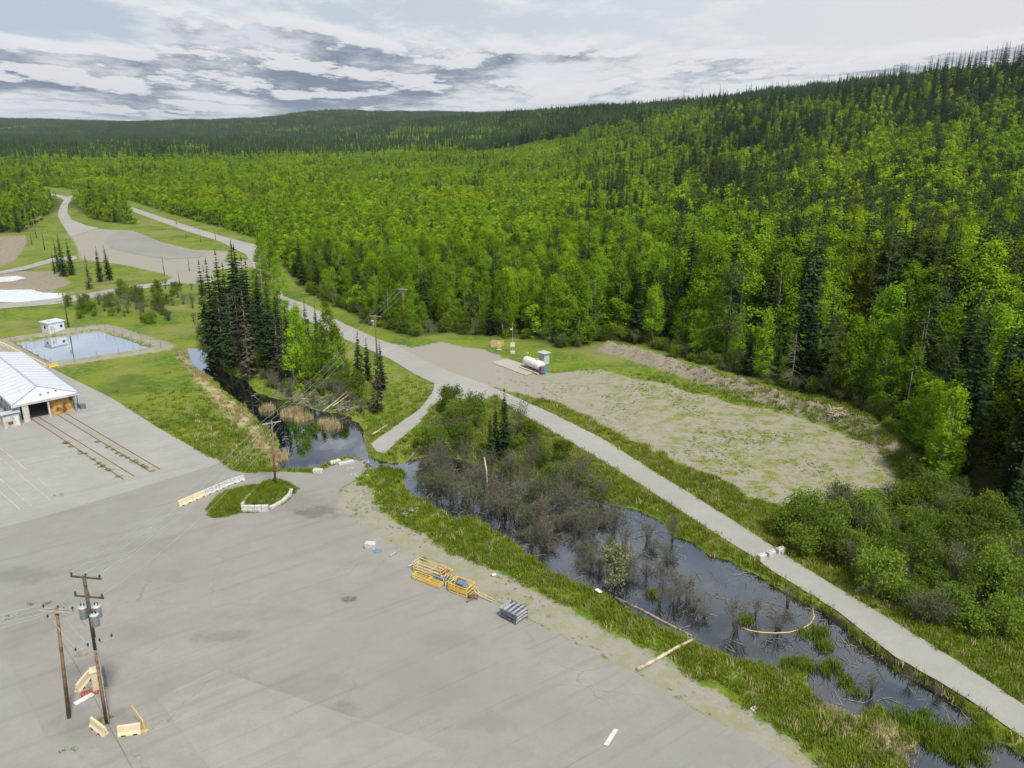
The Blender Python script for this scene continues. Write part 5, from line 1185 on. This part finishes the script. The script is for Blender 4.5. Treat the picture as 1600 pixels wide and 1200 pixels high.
MB().tube((0, 0, 0), (0, 0, 6.6), .06, .04, 8).build('pole', M['steel_pale'], o); MB().box((0, -.08, 1.9), (.95, .05, .95)).build('sign_board', M['whitepaint'], o); MB().box((-.25, -.1, 5.2), (.45, .22, .2)).build('lamp', M['whitepaint'], o); MB().cbox((0, 0, .25), (1.0, .8, .5), .06).build('concrete_base', M['white_conc'], o)
o = thing('plywood_crate', 'weathered open plywood crate on the grass by the lamp post', 'crate', G(777, 541, 0), -.25)
for c, s in (((0, -.75, .55), (2.6, .08, 1.1)), ((0, .75, .55), (2.6, .08, 1.1)), ((-1.26, 0, .55), (.08, 1.42, 1.1)), ((1.26, 0, .55), (.08, 1.42, 1.1))): MB().box(c, s).build('side_panel', M['plywood'], o)
MB().box((0, 0, .12), (2.4, 1.4, .08)).build('floor_panel', M['plywood'], o)
o = thing('hazard_box', 'upright yellow box with white foot beside the plywood crate', 'box', G(780, 546, 0), -.1)
MB().cbox((0, 0, .95), (.75, .6, 1.0), .05).build('body', M['yellow'], o); MB().box((0, 0, .25), (.35, .3, .5)).build('stem', M['whitepaint'], o); MB().cbox((0, -.1, .06), (1.1, .6, .12), .03).build('foot', M['white_conc'], o)
# ---- stacked yellow guard rails
def frame_box(o, L, W, H_, r_, m, name='rail', z0=.05, mids=0):
    for z in [z0 + r_] + [z0 + H_ * (k + 1) / (mids + 1) for k in range(mids + 1)]:
        for s in (-1, 1):
            MB().tube((-L / 2, s * W / 2, z), (L / 2, s * W / 2, z), r_, n=6).build(name, M[m], o); MB().tube((s * L / 2, -W / 2, z), (s * L / 2, W / 2, z), r_, n=6).build(name, M[m], o)
    n = max(1, int(L / 1.1))
    for k in range(n + 1):
        for s in (-1, 1): MB().tube((-L / 2 + L * k / n, s * W / 2, z0), (-L / 2 + L * k / n, s * W / 2, z0 + H_), r_, n=6).build('upright', M[m], o)
pa = ang((648, 890), (690, 905))
o = thing('guard_rail_rack', 'long pale yellow guard rail rack at the back of the heap', 'rack', G(672, 897, .05), pa); frame_box(o, 3.6, 1.0, 1.1, .05, 'paleyellow', mids=2)
o = thing('guard_rail_rack', 'low bright yellow rail section lying before the long rack', 'rack', G(660, 906, .05), pa); frame_box(o, 2.1, .7, .45, .05, 'yellow', mids=1)
o = thing('guard_rail_rack', 'short bright yellow rail section lying beside the low one', 'rack', G(679, 914, .05), pa); frame_box(o, 1.5, .6, .40, .05, 'yellow', mids=1)
o = thing('step_frame', 'blue and red steel step frame amid the yellow racks', 'frame', G(690, 904, .05), pa)
MB().box((0, -.3, .35), (1.9, .8, .10), 0, .12).build('blue_deck', M['blue'], o); MB().box((.25, .35, .75), (1.2, .7, .08)).build('red_deck', M['redbrown'], o); frame_box(o, 1.9, 1.5, .9, .045, 'paleyellow')
o = thing('ladder_cage', 'pale hooped ladder cage lying between the racks', 'ladder cage', G(706, 914, .05), pa)
for k in range(5):
    x = -.7 + k * .35; MB().path([(x, math.cos(t) * .62, .05 + math.sin(t) * 1.05) for t in np.linspace(0, math.pi, 11)], .045, 6).build('hoop', M['paleyellow'], o)
for y, z in ((-.6, .1), (.6, .1), (-.42, .85), (.42, .85)): MB().tube((-.75, y, z), (.75, y, z), .03, n=5).build('bar', M['steel'], o)
o = thing('platform_frame', 'boxy yellow platform frame with a blue panel at the heap end', 'frame', G(722, 924, .05), pa); frame_box(o, 2.2, 1.5, .95, .055, 'yellow', mids=1)
MB().box((0, .1, .92), (1.2, .6, .05)).build('blue_panel', M['blue'], o); MB().box((-.5, .55, .75), (.9, .5, .05)).build('red_panel', M['redbrown'], o); MB().box((0, -.78, .6), (2.0, .04, .45)).build('kick_plate', M['yellow'], o)
o = thing('steel_bracket', 'dark rusty steel bracket lying beside the platform frame', 'bracket', G(738, 937, .05), .3)
MB().box((0, 0, .15), (1.5, .14, .14), .5).build('leg', M['rail_rust'], o); MB().box((.1, .1, .28), (1.1, .14, .12), -.7).build('leg', M['rail_rust'], o); MB().box((0, .2, .38), (.6, .4, .1), .2).build('plate', M['redbrown'], o)
o = thing('guard_rail', 'single bent yellow guard rail leaning at the heap end', 'rail', G(754, 936, .05), pa)
for y in (0, .35): MB().path([(-1.1, y, 1.0), (-.95, y, .55), (-.6, y, .42), (1.2, y, .12)], .045, 6).build('rail', M['paleyellow'], o)
for x, z in ((-.6, .42), (.2, .28), (1.1, .13)): MB().tube((x, 0, z), (x, .35, z), .035, n=5).build('rung', M['paleyellow'], o)
# ---- steel frames stack
sa = ang((785, 962), (806, 973))
for lay in range(3):
    o = thing('steel_pallet', ('lowest', 'middle', 'topmost')[lay] + ' grey steel pallet in the stack at the yard edge', 'pallet', G(803, 964, .05) + UP * (.36 * lay), sa + .03 * lay, 'stacked steel pallets')
    for y in (-.85, .85): MB().box((0, y, .28), (2.1, .14, .14)).build('side_rail', M['steel'], o)
    for k in range(5): MB().box((-1.0 + .5 * k, 0, .30), (.16, 1.84, .10)).build('slat', M['steel_pale' if lay == 2 or k in (0, 4) else 'steel'], o)
    for x in (-.9, .9):
        for y in (-.8, .8): MB().box((x, y, .105), (.22, .22, .21)).build('foot', M['steel'], o)
# ---- logs, hose, debris
def logobj(a, b, r0, r1, label, m='logpale', za=.25, zb=.25, name='log', stubs=3):
    p, q = G(*a), G(*b); p.z = za; q.z = zb; o = thing(name, label, 'log', p); d = q - p
    MB().path([Vector(), d * .35 + Vector((.08, .05, .0)), d * .7 + Vector((-.05, .04, 0)), d], r0, 9, r1).build('trunk', M[m], o, True)
    for k in range(stubs):
        s = d * random.uniform(.2, .9); MB().tube(s, s + Vector((random.uniform(-.3, .3), random.uniform(-.3, .3), .3)), .04, .02, 5).build('branch_stub', M[m], o)
    return o
logobj((996, 1049), (1082, 1000), .17, .12, 'pale peeled pole lying on the grass bank between yard and pond', za=.22, zb=.05)
logobj((962, 925), (1082, 984), .14, .10, 'long pale log half sunk along the pond edge', 'loggrey', WL + .05, WL + .04)
logobj((970, 930), (992, 940), .10, .06, 'short broken stick floating beside the long sunken log', 'loggrey', WL + .05, WL + .04)
logobj((582, 680), (606, 665), .14, .10, 'short pale log lying on the verge of the side arm', za=.15, zb=.15)
logobj((638, 715), (658, 697), .10, .07, 'brown log leaning from the verge to the marsh', 'loggrey', -.3, .2)
logobj((1340, 925), (1385, 914), .22, .16, 'grey fallen log in the alder thicket', 'loggrey', .25, .35)
logobj((1362, 945), (1380, 950), .10, .07, 'pale short log at the thicket edge', za=.12, zb=.12)
logobj((1318, 1114), (1338, 1113), .08, .06, 'white stick on the muddy pond edge', za=WL + .15, zb=WL + .15)
logobj((757, 740), (764, 768), .12, .05, 'pale broken birch stem standing in the marsh', 'logpale', 2.4, -.5)
o = thing('hose', 'pale yellow hose curving over the pond water', 'hose', G(1170, 985, WL))
hp = [(1160, 981), (1172, 985), (1190, 988), (1210, 989), (1232, 988), (1252, 983), (1266, 975), (1272, 964), (1270, 952)]; hw = [G(x, y, WL + .05) for x, y in hp]
MB().path([w_ - Vector(o.location) for w_ in hw], .055, 6).build('tube', M['paleyellow'], o, True); MB().tube(hw[-1] - Vector(o.location), hw[-1] - Vector(o.location) + Vector((.1, .3, .1)), .07, n=8).build('coupling', M['steel'], o)
def heap(px, py, n, L, spread_, rmax, label, m, z=0.0, rise=.8, name='brush_pile', cat='wood pile'):
    g = G(px, py, z); o = thing(name, label, cat, (g.x, g.y, hz(g.x, g.y)))
    for k in range(n):
        a = random.random() * 6.283; c = Vector((random.gauss(0, spread_), random.gauss(0, spread_ * .6), random.uniform(.1, rise))); d = Vector((math.cos(a), math.sin(a), random.uniform(-.15, .35))) * L * random.uniform(.3, .6)
        MB().path([c - d, c + Vector((0, 0, random.uniform(-.1, .15))), c + d], random.uniform(.4, 1) * rmax, 5, rmax * .35).build('stick', M[m], o)
heap(1388, 776, 34, 3.2, .55, .13, 'heap of grey weathered logs at the edge of the gravel field', 'loggrey', rise=1.2, name='log_pile')
o = heap(1305, 662, 26, 2.4, .5, .10, 'uprooted pale stump with tangled roots on the dirt bank', 'logpale', rise=1.8, name='root_stump', cat='stump')
heap(500, 630, 60, 3.6, 3.2, .07, 'wide tangle of grey dead branches on the creek bank', 'loggrey', rise=.9)
heap(545, 640, 40, 3.0, 1.6, .07, 'smaller tangle of grey dead branches by the dead spruce', 'loggrey', rise=1.0)
heap(450, 615, 40, 3.0, 2.6, .06, 'low tangle of grey dead branches below the spruce clump', 'loggrey', rise=.7)
heap(880, 850, 40, 3.2, 2.6, .05, 'grey sticks and twigs scattered through the marsh thicket', 'loggrey', WL, .3)
heap(780, 800, 34, 3.0, 2.4, .05, 'grey fallen stems in the near corner of the marsh thicket', 'loggrey', WL, .4)
for a, b in (((520, 640), (575, 612)), ((505, 648), (560, 615))): logobj(a, b, .09, .03, 'bleached bare branch sticking up from the brush pile, ' + ('farther from' if a[0] == 520 else 'closer to') + ' the pond', 'logpale', .6, 2.0)
# ---- painted marks
mk = MB().add([(p.x, p.y, .058) for p in (G(943, 1164), G(950, 1166), G(966, 1141), G(960, 1139))], [(0, 1, 2, 3)]).build('painted_line', M['whitepaint']); tag(mk, 'white painted line', kind='structure')
seam = [(98, 1005), (132, 1062), (150, 1095), (166, 1128), (185, 1160), (212, 1210)]
sp = [G(x, y, .0575) for x, y in seam]; V = []
for i, p in enumerate(sp):
    d = (sp[min(i + 1, len(sp) - 1)] - sp[max(i - 1, 0)]).normalized(); n_ = Vector((-d.y, d.x, 0)) * .035; V += [p + n_, p - n_]
M['tar'] = mat('tar_seam', (.17, .16, .145), .9, .15, 2)
tag(MB().add(V, [(2 * i, 2 * i + 1, 2 * i + 3, 2 * i + 2) for i in range(len(sp) - 1)]).build('tar_seam', M['tar']), 'tar filled seam', kind='structure')
bn = MB().lathe([(.42, 0), (.42, .012)], 20, Matrix.Translation(G(545, 936, .052))).build('manhole_cover', M['rail_rust']); tag(bn, 'brown round manhole cover in the middle of the yard', 'manhole cover')
for px, py, s in ((935, 923, .45), (1178, 1107, .35), (772, 898, .3)):
    tag(MB().box(G(px, py, .12), (s * 1.6, s, .08), random.random() * 3, .1).build('litter_sheet', M['whitepaint']), 'pale scrap of sheet lying in the bank grass', 'scrap', 'scraps in the bank grass')
# ---------------------------------------------------------------- the air
hb = bpy.data.materials.new('pale_air'); hb.use_nodes = True; T = NT(hb.node_tree); T.n.clear()
pv = T.new('ShaderNodeVolumePrincipled'); pv.inputs['Color'].default_value = (.80, .88, 1.0, 1); pv.inputs['Density'].default_value = 4.0e-5; pv.inputs['Anisotropy'].default_value = .2
ho = T.new('ShaderNodeOutputMaterial'); T.l.new(pv.outputs[0], ho.inputs['Volume'])
x0, x1, y0, y1 = ax[0] - 20, ax[-1] + 20, ay[0] - 20, ay[-1] + 20
hz_ = MB().box(((x0 + x1) / 2, (y0 + y1) / 2, 110), (x1 - x0, y1 - y0, 226)).build('haze', hb); tag(hz_, kind='stuff')
